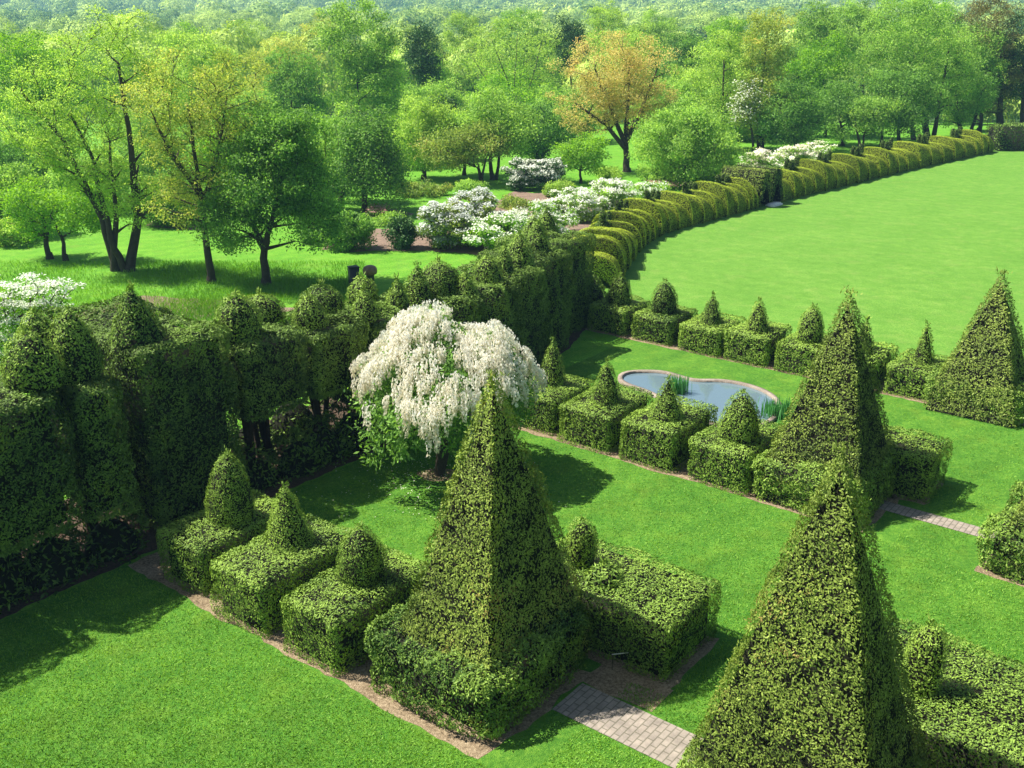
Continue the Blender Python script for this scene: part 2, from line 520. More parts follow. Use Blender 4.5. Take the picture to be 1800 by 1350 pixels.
# oval lawn behind row three, up to the curved hedge
EDGE = [(1062, 540), (1085, 510), (1100, 487), (1115, 462), (1130, 440), (1150, 424), (1172, 412), (1200, 403), (1250, 390), (1300, 376),
        (1350, 362), (1400, 349), (1450, 337), (1500, 325), (1550, 312), (1600, 300), (1650, 289), (1700, 278), (1752, 267)]
EDGEW = [ground(*p) for p in EDGE]
oval = [gw(31.2, 20.3)] + [(x - .4, y + .4) for x, y in EDGEW] + [ground(1830, 264), ground(2050, 300), ground(2600, 500), gw(31.2, -9)]
sheet('oval_lawn', oval, .004, M['oval'])

def bed(name, pts, jag=.07, mat='soil', z=.008):
    return sheet(name, pts, z, M[mat], jag, .2)
bed('soil', guv([(18.1, 9.98), (13.2, 9.95), (8.45, 9.95), (8.3, 11.2), (8.3, 12.9), (11.6, 13.1), (18.1, 13.0)]))
bed('soil', guv([(10.4, 13.2), (7.0, 13.2), (7.0, 15.25), (10.4, 15.35)]))
bed('soil', guv([(8.3, 12.6), (6.9, 12.62), (6.9, 13.35), (8.3, 13.35)]), z=.0095)
bed('soil', guv([(5.75, 10.3), (2.4, 10.2), (2.4, 13.4), (5.5, 13.5)]))
bed('soil', guv([(4.4, 13.5), (-2, 10.4), (-2, 16.1), (4.4, 16.1)]))
bed('soil', guv([(18.1, 20.97), (6.4, 20.97), (6.3, 23.1), (9.3, 24.1), (18.1, 23.6)]))
bed('soil', guv([(7.4, 23.1), (5.75, 23.2), (5.75, 24.8), (7.4, 24.8)]))
bed('soil', guv([(3.95, 20.75), (-2, 20.75), (-2, 26), (3.7, 24.4)]))
bed('soil', guv([(20.2, 30.05), (4.9, 30.05), (4.9, 33.0), (20.2, 33.0)]))
bed('soil', guv([(18.2, 5), (21.8, 5), (22.6, 30.8), (20.3, 30.8), (19.4, 28.2), (18.7, 26), (18.25, 23.5)]), mat='litter', z=.010)

def path_sheet(u0, u1, v0, v1):
    mb = MB()
    L = abs(u1 - u0); Wd = v1 - v0
    mb.add([(0, 0, 0), (Wd, 0, 0), (Wd, L, 0), (0, L, 0)], [(0, 1, 2, 3)])
    x, y = gw(v0, min(u0, u1))
    tag(mb.build('path', M['brick'], loc=(x, y, .013), rotz=GA), kind='structure')
path_sheet(5.3, 8.25, 11.65, 12.55)
path_sheet(4.0, 6.9, 22.35, 22.85)

# pond
def pond():
    far = [(1093, 672), (1094, 663), (1108, 658), (1135, 657), (1165, 658), (1186, 664), (1205, 670), (1226, 674), (1265, 673), (1300, 678), (1335, 688), (1358, 702), (1366, 716), (1362, 730),
           (1345, 748), (1300, 755), (1245, 746), (1205, 728), (1172, 706), (1140, 690), (1108, 680)]
    W2 = [np.array(ground(*p)) for p in far]
    # smooth closed outline
    P = np.array(W2)
    for _ in range(3):
        Q = []
        for i in range(len(P)):
            a, b = P[i], P[(i + 1) % len(P)]
            Q += [a * .75 + b * .25, a * .25 + b * .75]
        P = np.array(Q)
    c = P.mean(0)
    # resample evenly
    d = np.linalg.norm(np.roll(P, -1, 0) - P, axis=1); s = np.concatenate([[0], np.cumsum(d)])
    PP = np.vstack([P, P[:1]])
    m = int(s[-1] / .20)
    R = np.array([[np.interp(k * s[-1] / m, s, PP[:, j]) for j in (0, 1)] for k in range(m)])
    root = empty('garden_pond', (c[0], c[1], 0), label='small curving garden pond with pale stone rim beyond the middle hedge row', cat='pond')
    # stone rim: one block per step, all one part
    mb = MB()
    NR = []
    for k in range(m):
        t = R[(k + 1) % m] - R[k - 1]; t = t / np.linalg.norm(t)
        NR.append(np.array([t[1], -t[0]]))
    NR = np.array(NR)
    area = sum(R[k][0] * R[(k + 1) % m][1] - R[(k + 1) % m][0] * R[k][1] for k in range(m))
    if area < 0: NR = -NR
    for k in range(m):
        a = R[k] - c; b = R[(k + 1) % m] - c; na, nb = NR[k], NR[(k + 1) % m]
        e = (b - a) * 0
        w = .14; h = .10
        q = [a + e, b - e, b - e + nb * w, a + e + na * w]
        V = [(p[0], p[1], z) for z in (0, h) for p in q]
        mb.add(V, [(0, 1, 5, 4), (2, 3, 7, 6), (4, 5, 6, 7)])
    o = mb.build('stone_rim', M['stone'], root)
    mb = MB()
    mb.add([(p[0] - c[0], p[1] - c[1], .03) for p in R], [list(range(m))])
    o = mb.build('water', M['water'], root)
    if o.data.polygons[0].normal.z < 0: o.data.flip_normals()
pond()

def iris(px, py, n, w, h, label):
    x, y = ground(px, py)
    mb = MB()
    for _ in range(n):
        bx, by = random.gauss(0, w), random.gauss(0, w * .7)
        L = h * random.uniform(.7, 1.1); a = random.uniform(0, 6.28); le = random.uniform(0, .3)
        ww = .03
        ca, sa = math.cos(a), math.sin(a)
        ax, ay = -sa * ww / 2, ca * ww / 2
        lx, ly = ca * le * L, sa * le * L
        mb.add([(bx - ax, by - ay, 0), (bx + ax, by + ay, 0), (bx + lx * .4 + ax, by + ly * .4 + ay, L * .6), (bx + lx * .4 - ax, by + ly * .4 - ay, L * .6), (bx + lx, by + ly, L)],
               [(0, 1, 2, 3)], rnd=np.array([random.random()]))
        mb.add([(bx + lx * .4 + ax, by + ly * .4 + ay, L * .6), (bx + lx * .4 - ax, by + ly * .4 - ay, L * .6), (bx + lx, by + ly, L)], [(0, 2, 1)], rnd=np.array([random.random()]))
    tag(mb.build('iris_clump', M['iris'], loc=(x, y, 0)), label, 'plant', 'iris clumps beside the pond')
iris(1192, 692, 110, .15, .62, 'upright green iris blades at the narrow waist of the pond')
iris(1364, 734, 150, .24, .58, 'wide clump of green iris blades at the right end of the pond')

# ------------------------------------------------------------ clipped yew topiary
def cone_profile(r, h, kind='cone'):
    if kind == 'cone':      # slightly bellied cone with a rounded tip
        pr = [(1.0, 0), (.97, .1), (.88, .28), (.74, .47), (.56, .65), (.38, .8), (.2, .92), (.06, .985), (0, 1)]
    elif kind == 'dome':
        pr = [(.92, 0), (1.0, .12), (.98, .3), (.9, .5), (.74, .7), (.5, .86), (.25, .96), (0, 1)]
    elif kind == 'column':
        pr = [(.8, 0), (.95, .15), (1.0, .35), (1.0, .6), (.88, .8), (.55, .95), (0, 1)]
    else:                   # tent
        pr = [(1.0, 0), (.86, .2), (.66, .45), (.44, .7), (.2, .92), (0, 1)]
    return [(max(a * r, .002), b * h) for a, b in pr]

def cone_mesh(r, h, kind, dens, L, mats, seed=0, lean=0.0, sq=.25, z=0.0, bump=.03):
    r *= random.uniform(.94, 1.06); h *= random.uniform(.96, 1.04); lean += random.uniform(-.04, .04)
    V, T = lathe(cone_profile(r, h, kind), 20, sq=sq)
    V[:, 0] += lean * V[:, 2]
    P = V.copy()
    mb = MB()
    foliate(mb, V, T, dens, L, L * .5, bump=bump, low=.035, core=.06, seed=seed, center=(0, 0, 0), up=.15, tilt=.25, gap=.4)
    # ragged tip shoots
    n = 26
    t = np.array([lean * h, 0, h]) + RNG.normal(size=(n, 3)) * np.array([.04, .04, .03])
    leaves(mb, t, np.tile([0, 0, 1.], (n, 1)), L * 1.5, L * .5, .8, .8)
    return mb

def block_mesh(hx, hy, h, dens, L, seed=0, r=.15, bump=.028, low=.06, z0=0.0, gap=.3, tilt=.27):
    V, T = box_tris(-hx, hx, -hy, hy, z0, h, bottom=z0 > 0)
    mb = MB()
    lo, hi = (-hx, -hy, z0), (hx, hy, h)
    foliate(mb, V, T, dens, L, L * .5, bump=bump, low=low, core=.13, round_box=(lo, hi, r), seed=seed, gap=gap + .15, up=.15, tilt=tilt)
    return mb

def topiary_block(u, v, hu, hv, h, cone, label, group, dens=1150, L=.058, mat='yew', cone_off=(0, 0), seed=0):
    x, y = gw(v, u)
    root = empty('topiary_block', (x, y, 0), GA, label=label, cat='topiary', group=group)
    seed = seed or int(u * 31 + v * 17)
    b = block_mesh(hv, hu, h, dens, L, seed).build('hedge_block', [M[mat], M['core']], root)
    if cone:
        r, hh, kind, lean = cone
        c = cone_mesh(r, hh, kind, dens * 1.25, L * .85, None, seed + 1, lean).build('clipped_cone', [M['yewold' if mat == 'yewold' else mat], M['core']], root, loc=(cone_off[1], cone_off[0], h - .05))
    return root

def topiary_pyramid(u, v, hb, h, ledge, label, boff=(0, 0), dens=620, L=.085, mat='yewold', low_block=True, seed=1):
    x, y = gw(v, u)
    root = empty('topiary_pyramid', (x, y, 0), GA, label=label, cat='topiary', group='tall four sided yew pyramids')
    # pyramid: square section tapering with a faint belly
    prof = [(.97 * (1 - t) ** .84, t) for t in (0, .1, .2, .32, .45, .58, .7, .8, .88, .94, .98, 1.0)]; prof[-1] = (.001, 1.0)
    V = []; k = 9
    for f, t in prof:
        z = .1 + t * (h - .1)
        for i in range(4):
            a, b = [((-1, -1), (1, -1)), ((1, -1), (1, 1)), ((1, 1), (-1, 1)), ((-1, 1), (-1, -1))][i]
            for j in range(k):
                s = j / k
                V.append((f * hb[1] * (a[0] + (b[0] - a[0]) * s), f * hb[0] * (a[1] + (b[1] - a[1]) * s), z))
    V = np.array(V); n = 4 * k; T = []
    for i in range(len(prof) - 1):
        for j in range(n):
            a = i * n + j; b = i * n + (j + 1) % n
            T += [(a, b, b + n), (a, b + n, a + n)]
    mb = MB()
    foliate(mb, V, np.array(T), dens, L, L * .5, bump=.032, low=.05, core=.12, seed=seed, center=(0, 0, 0), gap=.5, up=.12, tilt=.27)
    m = 50
    t = np.array([0, 0, h]) + RNG.normal(size=(m, 3)) * np.array([.09, .09, .03])
    leaves(mb, t, np.tile([0, 0, 1.], (m, 1)), L * 1.5, L * .5, .8, .8)
    mb.build('clipped_pyramid', [M[mat], M['core']], root)
    if low_block:
        hu, hv, hh = ledge
        block_mesh(hv, hu, hh, dens, L * 1.15, seed + 4, r=.36, bump=.09, low=.17, gap=.5, tilt=.5).build('base_hedge', [M['yew'], M['core']], root, loc=(boff[1], boff[0], 0))
    return root

G1, G2, G3 = 'cone topped hedge blocks of the nearest row', 'cone topped hedge blocks beside the pond', 'cone topped hedge blocks along the oval lawn'
topiary_block(16.45, 11.4, .76, 1.25, 1.1, (.46, 1.45, 'dome', .0), 'cone topped block at the left end of the nearest row, against the tall hedge', G1, cone_off=(-.1, .05), dens=1500, L=.05)
topiary_block(14.4, 11.25, .80, 1.3, 1.2, (.50, 1.25, 'tent', .0), 'broad block in the nearest row whose cone has a loose shoot at its tip', G1, cone_off=(.12, .2), dens=1500, L=.05)
topiary_block(12.42, 11.3, .76, 1.3, 1.15, (.46, 1.15, 'dome', .0), 'hedge block directly left of the nearest tall pyramid, with a blunt cone on top', G1, cone_off=(0, .1), dens=1500, L=.05)
# behind the nearest pyramid
topiary_block(8.7, 14.35, 1.65, .98, 1.2, (.27, .95, 'column', .0), 'long flat hedge behind the nearest pyramid with a small round column and a stub', 'long flat hedges behind the pyramids', cone_off=(.75, -.1), dens=1400, L=.052)
st = bpy.data.objects['topiary_block.003'] if 'topiary_block.003' in bpy.data.objects else None
if st:
    cone_mesh(.33, .36, 'dome', 750, .08, None, 77).build('round_stub', [M['yew'], M['core']], st, loc=(-.35, .1, 1.15))
topiary_pyramid(9.8, 12.05, (1.2, 1.66), 5.5, (1.45, 1.55, 1.1), 'nearest tall yew pyramid left of the brick path, its right side in deep shade', boff=(.1, -.28), dens=1600, L=.052)
topiary_pyramid(4.10, 12.15, (1.58, 1.34), 5.72, (1.45, 1.2, .9), 'huge yew pyramid in the right foreground cut off by the bottom of the photo', dens=2000, L=.046, seed=9)
topiary_block(2.2, 14.85, 2.3, 1.35, 1.15, (.30, 1.15, 'column', .05), 'flat hedge in the bottom right corner with a leaning thumb shaped column', 'long flat hedges behind the pyramids', cone_off=(1.0, -.5), dens=1400, L=.052)
topiary_block(-.6, 12.2, .9, 1.6, 1.35, None, 'end of a clipped hedge at the bottom right corner of the photo', 'long flat hedges behind the pyramids')
# row two
topiary_block(15.9, 22.2, .85, 1.05, 1.1, (.40, 1.3, 'cone', .0), 'cone topped hedge block under the right edge of the white wisteria', G2)
topiary_block(14.05, 22.2, .84, 1.2, 1.1, (.40, 1.2, 'cone', .0), 'hedge block with a tall cone between the wisteria and the left end of the pond', G2, cone_off=(-.1, -.2))
topiary_block(12.1, 22.2, .82, 1.2, 1.15, (.42, 1.15, 'tent', .0), 'hedge block whose narrow pointed cone stands before the waist of the pond', G2, cone_off=(-.1, -.35))
topiary_block(10.1, 22.2, .82, 1.2, 1.1, (.50, 1.25, 'dome', .0), 'hedge block with the stoutest cone of the pond row, next to the middle pyramid', G2, cone_off=(-.15, -.35))
topiary_pyramid(7.83, 22.46, (1.38, 1.45), 5.0, (1.3, 1.4, 1.1), 'tall yew pyramid in the middle row at the right end of the pond', boff=(0, -.1), dens=1150, L=.058, seed=3)
topiary_block(6.6, 24.05, .9, .8, 1.2, None, 'plain green hedge block tucked behind the right side of the middle pyramid', 'long flat hedges behind the pyramids')
topiary_pyramid(2.2, 22.4, (1.6, 1.6), 5.1, (1.75, 1.6, 1.0), 'tapering yew pyramid at the right edge of the photo beyond the narrow path', dens=1150, L=.058, seed=5)
# row three
for (u, r, h, kind, lab) in [
        (19.25, .42, 1.1, 'dome', 'leftmost cone topped block of the oval lawn row, in front of the golden hedge'),
        (17.35, .45, 1.1, 'dome', 'second cone topped block from the left along the oval lawn, blunt tipped'),
        (15.45, .38, 1.05, 'tent', 'third cone topped block from the left along the oval lawn, sharply pointed'),
        (13.75, .42, 1.05, 'cone', 'fourth cone topped block from the left along the oval lawn, above the pond'),
        (11.9, .42, 1.15, 'dome', 'cone topped block along the oval lawn just left of the middle pyramid'),
        (8.35, .38, 1.2, 'tent', 'olive cone on a hedge block between the middle pyramid and the far right pyramid')]:
    topiary_block(u, 31.1 + random.uniform(-.05, .05), .80, 1.0, 1.02 + random.uniform(-.05, .05), (r, h, kind, 0), lab, G3, dens=900, L=.066, mat='yew', cone_off=(0, -.15))
topiary_block(10.2, 31.1, .8, 1.0, 1.0, (.38, 1.0, 'tent', 0), 'hedge block along the oval lawn mostly hidden behind the middle pyramid', G3, dens=400, L=.10)
topiary_pyramid(6.5, 30.92, (1.30, 1.5), 4.0, (1.35, 1.2, 1.0), 'brown tinged yew pyramid standing against the bright oval lawn at the right', dens=900, L=.066, seed=6)

# ------------------------------------------------------------ tall hedge on the left
def hedge_body(hx, hy, z0, z1, seed, mat='yewdark', dens=950, L=.072, folds=.0, roof=None):
    V, T = box_tris(-hx, hx, -hy, hy, z0, z1, bottom=z0 > 0)
    mb = MB()
    lo, hi = (-hx, -hy, z0), (hx, hy, z1)
    foliate(mb, V, T, dens, L, L * .5, fold=folds, bump=.07, low=.12, core=.19, round_box=(lo, hi, .28), seed=seed, gap=.3, up=.05, tilt=.38)
    return mb

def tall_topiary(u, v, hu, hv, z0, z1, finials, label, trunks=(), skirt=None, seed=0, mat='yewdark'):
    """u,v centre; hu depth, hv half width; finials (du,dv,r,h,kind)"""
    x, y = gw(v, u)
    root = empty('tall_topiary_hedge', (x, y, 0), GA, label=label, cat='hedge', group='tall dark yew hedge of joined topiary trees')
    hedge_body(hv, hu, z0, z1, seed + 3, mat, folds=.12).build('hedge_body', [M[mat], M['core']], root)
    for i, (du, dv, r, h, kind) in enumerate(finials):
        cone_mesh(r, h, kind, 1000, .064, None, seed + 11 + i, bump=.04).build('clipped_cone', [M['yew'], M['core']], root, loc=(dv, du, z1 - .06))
    for (du, dv, lean) in trunks:
        mb = MB()
        for k in range(3):
            a = Vector((dv + random.uniform(-.12, .12), du + random.uniform(-.12, .12), 0))
            b = Vector((dv + lean + random.uniform(-.35, .35), du + random.uniform(-.3, .3), z0 + .5))
            tube(mb, bend(a, b, 6, .03), .13 if k == 0 else .08, .06)
            for q in range(4):
                c = a.lerp(b, random.uniform(.35, .8))
                e = c + Vector((random.uniform(-1, 1), random.uniform(-.7, .7), random.uniform(.0, .5)))
                tube(mb, bend(c, e, 3, .1), .025, .008, 5)
        mb.build('trunk', M['yewbark'], root)
    if skirt:
        for (du, dv, a, b, h) in skirt:
            hb = MB()
            V, T = lathe(cone_profile(1, h, 'dome'), 14, sx=a, sy=b)
            foliate(hb, V, T, 240, .12, .055, bump=.12, low=.25, core=.2, seed=seed + 31, center=(0, 0, 0), gap=.6, tilt=.9)
            hb.build('low_foliage', [M['yewdark'], M['core']], root, loc=(dv, du, 0))
    return root

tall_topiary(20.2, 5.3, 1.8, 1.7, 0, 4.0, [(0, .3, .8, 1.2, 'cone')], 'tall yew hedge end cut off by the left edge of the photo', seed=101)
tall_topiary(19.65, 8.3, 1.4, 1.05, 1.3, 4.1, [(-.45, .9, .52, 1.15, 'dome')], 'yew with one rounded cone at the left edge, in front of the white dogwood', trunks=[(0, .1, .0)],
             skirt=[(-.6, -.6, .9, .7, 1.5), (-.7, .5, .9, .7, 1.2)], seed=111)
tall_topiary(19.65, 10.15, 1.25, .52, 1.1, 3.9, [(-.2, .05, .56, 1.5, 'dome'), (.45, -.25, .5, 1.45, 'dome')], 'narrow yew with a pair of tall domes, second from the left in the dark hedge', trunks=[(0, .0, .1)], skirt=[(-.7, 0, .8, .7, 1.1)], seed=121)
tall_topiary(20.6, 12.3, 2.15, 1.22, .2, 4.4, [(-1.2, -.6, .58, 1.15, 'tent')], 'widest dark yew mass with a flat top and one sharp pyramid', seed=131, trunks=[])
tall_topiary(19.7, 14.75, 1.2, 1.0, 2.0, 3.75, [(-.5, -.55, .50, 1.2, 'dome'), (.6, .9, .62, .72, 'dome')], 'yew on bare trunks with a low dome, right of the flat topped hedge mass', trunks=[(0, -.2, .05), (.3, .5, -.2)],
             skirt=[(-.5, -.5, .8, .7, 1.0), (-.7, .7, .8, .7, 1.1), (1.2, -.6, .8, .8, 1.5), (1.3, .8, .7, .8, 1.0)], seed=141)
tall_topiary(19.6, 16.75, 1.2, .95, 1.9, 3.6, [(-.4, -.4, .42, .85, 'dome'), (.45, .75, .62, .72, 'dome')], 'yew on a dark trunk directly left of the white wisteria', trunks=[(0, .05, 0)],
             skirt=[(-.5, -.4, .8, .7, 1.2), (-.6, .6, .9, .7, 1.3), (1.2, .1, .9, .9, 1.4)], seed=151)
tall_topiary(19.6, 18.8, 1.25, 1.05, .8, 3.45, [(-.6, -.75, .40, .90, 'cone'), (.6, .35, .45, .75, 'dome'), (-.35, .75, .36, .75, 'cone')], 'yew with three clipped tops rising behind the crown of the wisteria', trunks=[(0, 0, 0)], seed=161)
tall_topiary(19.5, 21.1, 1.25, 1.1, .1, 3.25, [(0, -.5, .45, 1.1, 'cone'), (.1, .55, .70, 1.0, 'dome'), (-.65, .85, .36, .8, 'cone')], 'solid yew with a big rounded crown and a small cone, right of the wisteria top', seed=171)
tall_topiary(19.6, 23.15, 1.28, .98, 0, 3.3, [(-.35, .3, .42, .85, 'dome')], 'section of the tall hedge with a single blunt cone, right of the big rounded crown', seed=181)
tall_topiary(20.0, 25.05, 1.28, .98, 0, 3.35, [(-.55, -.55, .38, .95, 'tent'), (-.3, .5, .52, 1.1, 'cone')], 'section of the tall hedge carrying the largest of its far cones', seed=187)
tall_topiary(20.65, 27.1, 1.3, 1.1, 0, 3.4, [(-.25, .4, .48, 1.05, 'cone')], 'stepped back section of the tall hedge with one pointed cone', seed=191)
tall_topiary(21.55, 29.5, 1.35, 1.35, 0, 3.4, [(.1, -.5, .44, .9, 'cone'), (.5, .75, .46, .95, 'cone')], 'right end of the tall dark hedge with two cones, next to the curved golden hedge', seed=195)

# ------------------------------------------------------------ curved golden hedge with birds
def curve_pts():
    P = np.array(EDGEW[1:])
    for _ in range(3):
        Q = [P[0]]
        for i in range(len(P) - 1):
            Q += [P[i] * .75 + P[i + 1] * .25, P[i] * .25 + P[i + 1] * .75]
        Q.append(P[-1]); P = np.array(Q)
    s = np.concatenate([[0], np.cumsum(np.linalg.norm(np.diff(P, axis=0), axis=1))])
    return P, s
HP, HS = curve_pts()
def hedge_frame(s):
    p = np.array([np.interp(s, HS, HP[:, 0]), np.interp(s, HS, HP[:, 1])])
    q = np.array([np.interp(s + .5, HS, HP[:, 0]), np.interp(s + .5, HS, HP[:, 1])])
    if s + .5 > HS[-1]:
        q2 = np.array([np.interp(s - .5, HS, HP[:, 0]), np.interp(s - .5, HS, HP[:, 1])]); t = p - q2
    else:
        t = q - p
    t = t / np.linalg.norm(t)
    n = np.array([-t[1], t[0]])      # away from the lawn
    return p, t, n
def s_of_px(px, py):
    w = np.array(ground(px, py)); return float(HS[np.argmin(np.linalg.norm(HP - w, axis=1))])

HW = 2.9                             # hedge width
def wave(s0, s1, hump, root, origin, seed, nl=None):
    """one swell of the hedge: a run of overlapping shell-like lobes"""
    mb = MB()
    L = s1 - s0; nl = nl or max(3, int(round(L / 1.8))); step = L / nl
    for i in range(nl):
        a = s0 + i * step
        m = math.sin(math.pi * (i + .6) / (nl + .2))
        h0 = 1.1 + hump * m
        rows = 6; seg = 20
        V = []
        for j in range(rows + 1):
            t = j / rows
            s = a - .10 * step + t * step * 1.10
            p, tt, n = hedge_frame(s)
            # lip at the near end, sinking towards the next lobe
            k = 1.0 - .26 * t ** 1.8
            if j == 0: k = .96
            for q in range(seg + 1):
                th = math.pi * q / seg
                cx = math.cos(th); sz = math.sin(th)
                e = .62
                xx = math.copysign(abs(cx) ** e, cx); zz = abs(sz) ** .75
                off = HW / 2 - .02 + xx * HW / 2 * (1 - .10 * t) * (1.0 if zz > .3 else .97)
                V.append((p[0] + n[0] * off - origin[0], p[1] + n[1] * off - origin[1], zz * h0 * k))
        V = np.array(V); T = []
        w = seg + 1
        for j in range(rows):
            for q in range(seg):
                b = j * w + q
                T += [(b, b + 1, b + w + 1), (b, b + w + 1, b + w)]
        # near end cap
        c0 = len(V)
        pc = V[:w].mean(0); V = np.vstack([V, [pc]])
        for q in range(seg):
            T.append((q + 1, q, c0))
        T = np.array(T)
        Pn, Nn = tri_sample(V, T[:3], 0.0001)
        cen = np.array([V[:, 0].mean(), V[:, 1].mean(), .2])
        # orient outward
        A, B, C = V[T[:, 0]], V[T[:, 1]], V[T[:, 2]]
        nr = np.cross(B - A, C - A); flip = ((A + B + C) / 3 - cen)
        bad = (nr * flip).sum(1) < 0
        T[bad] = T[bad][:, ::-1]
        P, N = tri_sample(V, T, 620)
        nn = noise(P + seed, .3, seed)
        P = P + N * (nn * .018)[:, None]
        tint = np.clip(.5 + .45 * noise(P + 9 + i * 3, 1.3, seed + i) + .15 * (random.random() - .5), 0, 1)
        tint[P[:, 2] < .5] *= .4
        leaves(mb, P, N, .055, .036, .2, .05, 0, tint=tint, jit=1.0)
        # crisp lip of lighter leaves
        m2 = 420
        th = RNG.uniform(0.05, math.pi - .05, m2)
        p, tt, n = hedge_frame(a - .10 * step)
        cx = np.cos(th); sz = np.sin(th)
        xx = np.sign(cx) * np.abs(cx) ** .62; zz = np.abs(sz) ** .75
        off = HW / 2 - .02 + xx * HW / 2
        LP = np.stack([p[0] + n[0] * off - origin[0] + tt[0] * .03, p[1] + n[1] * off - origin[1] + tt[1] * .03, zz * h0 * .99], 1)
        LN = unit(np.stack([n[0] * xx, n[1] * xx, zz * .8], 1))
        leaves(mb, LP, LN, .06, .04, .35, .3, 0, tint=np.full(m2, 1.0))
        Vc = V.copy(); cc = Vc[:, :].mean(0); cc[2] = 0
        Vc = cc + (Vc - cc) * .955
        mb.add(Vc, T, 1)
    o = mb.build('hedge_wave', [M['gold'], M['goldcore']], root)
    return o

def golden(s0, s1, cuts, label, seed):
    p, t, n = hedge_frame((s0 + s1) / 2)
    org = p + n * HW / 2
    root = empty('golden_wave_hedge', (org[0], org[1], 0), label=label, cat='hedge', group='curved golden hedge round the oval lawn')
    c = [s0] + sorted(cuts) + [s1]
    for i in range(len(c) - 1):
        wave(c[i], c[i + 1], random.uniform(.65, .85), root, org, seed + i * 3)
birdL = [(1075, 452), (1108, 425), (1150, 398), (1212, 381), (1275, 362)]
# distance along the lawn edge where each bird sits behind
bl = [s_of_px(x, y) for x, y in [(1128, 444), (1150, 424), (1195, 405), (1262, 387), (1318, 371)]]
br = [s_of_px(x, y) for x, y in [(1438, 340), (1490, 327), (1545, 313), (1595, 301), (1660, 287), (1718, 274)]]
sg = s_of_px(1342, 364)
golden(0.3, sg - .2, bl, 'left stretch of curved golden hedge, from the tall dark hedge to the gateway blocks', 300)
golden(sg + 2.6, HS[-1] - .2, br, 'right stretch of curved golden hedge, from the gateway to the dark flat hedge', 340)

def bird(s, i, label, sc=1.0, off=1.9, back=0.0, faces=1):
    p, t, n = hedge_frame(s)
    x, y = p + n * off
    ang = math.atan2(t[1], t[0])
    root = empty('bird_topiary', (x, y, 0), ang, label=label, cat='topiary', group='clipped birds riding on the golden hedge')
    mb = MB()
    # body: boat shaped with upswept tail, wings and a curved neck - one clipped mass
    def blob(cx, cy, cz, rx, ry, rz, dens=430):
        V, T = lathe([(math.sin(a) + 1e-3, -math.cos(a)) for a in np.linspace(0, math.pi, 9)], 14)
        V = V * np.array([rx, ry, rz])
        P, N = tri_sample(V, T, dens)
        P = P + N * (noise(P + i, .2, i) * .03)[:, None] + np.array([cx, cy, cz])
        leaves(mb, P, N, .08, .045, .5, .1)
        mb.add(V * .9 + np.array([cx, cy, cz]), T, 1)
    blob(0, 0, .30, .72, .42, .36)
    blob(.46, .0, .70, .20, .20, .42)
    blob(-.38, .14, .72, .26, .15, .46)
    blob(-.38, -.16, .70, .26, .15, .44)
    blob(.55 , .0, 1.05, .20, .15, .20)
    blob(.74, .0, 1.06, .16, .08, .07)
    o = mb.build('clipped_bird', [M['yewdark'], M['core']], root, loc=(0, 0, 1.0))
    o.scale = (sc * faces * .9, sc * .9, sc * .8)
labs = ['clipped bird nearest the tall dark hedge, at the left end of the golden hedge', 'second clipped bird from the left on the golden hedge, beside white viburnum',
        'third clipped bird from the left on the golden hedge', 'fourth clipped bird from the left, halfway to the gateway blocks', 'clipped bird just left of the arched gateway blocks',
        'first clipped bird right of the gateway, in front of the white shrubs', 'second clipped bird right of the gateway', 'third clipped bird right of the gateway, before the orchard trunks',
        'clipped bird fourth from the gateway on the far golden hedge', 'clipped bird with raised tail near the right end of the golden hedge', 'last clipped bird by the dark flat hedge at the far right']
for i, s in enumerate(bl + br):
    bird(s, i, labs[i], 1.0 if i < 5 else 1.15, faces=-1 if i < 5 else 1)

def gateway():
    for k, ds in enumerate((.35, 1.75)):
        p, t, n = hedge_frame(sg + ds)
        x, y = p + n * 1.5
        ang = math.atan2(n[1], n[0])
        root = empty('gateway_topiary', (x, y, 0), ang, label=['rounded dark yew block on the left of the hedge gateway', 'rounded dark yew block on the right of the hedge gateway'][k], cat='topiary', group='arched gateway blocks in the golden hedge')
        V = []; seg = 16; rows = 5
        for j in range(rows + 1):
            xx = -1.45 + 2.9 * j / rows
            for q in range(seg + 1):
                th = math.pi * q / seg
                V.append((xx, math.copysign(abs(math.cos(th)) ** .6, math.cos(th)) * .6, abs(math.sin(th)) ** .6 * 2.15))
        V = np.array(V); T = []; w = seg + 1
        for j in range(rows):
            for q in range(seg):
                b = j * w + q; T += [(b, b + w, b + w + 1), (b, b + w + 1, b + 1)]
        for base, rev in ((0, False), (rows * w, True)):
            V = np.vstack([V, [V[base:base + w].mean(0)]]); c = len(V) - 1
            for q in range(seg):
                T.append((base + q, base + q + 1, c) if not rev else (base + q + 1, base + q, c))
        T = np.array(T)
        A, B, C = V[T[:, 0]], V[T[:, 1]], V[T[:, 2]]
        bad = (np.cross(B - A, C - A) * ((A + B + C) / 3 - np.array([0, 0, .5]))).sum(1) < 0
        T[bad] = T[bad][:, ::-1]
        mb = MB()
        foliate(mb, V, T, 330, .09, .05, bump=.02, low=.03, core=.07, seed=400 + k, center=(0, 0, 0), tilt=.5)
        mb.build('hedge_block', [M['yewdark'] if k else M['yewold'], M['core']], root)
gateway()
p, t, n = hedge_frame(sg + 1.0)
mb = MB(); 
V, T = box_tris(-.55, .55, -.28, .28, 0, .1); mb.add(V, T)
V, T = box_tris(-.45, .45, -.20, .20, .1, .16); mb.add(V, T)
tag(mb.build('stone_step', M['whitestone'], loc=(p[0] - n[0] * .2, p[1] - n[1] * .2, .006), rotz=math.atan2(t[1], t[0])), 'small white stone step on the lawn at the hedge gateway', 'step')

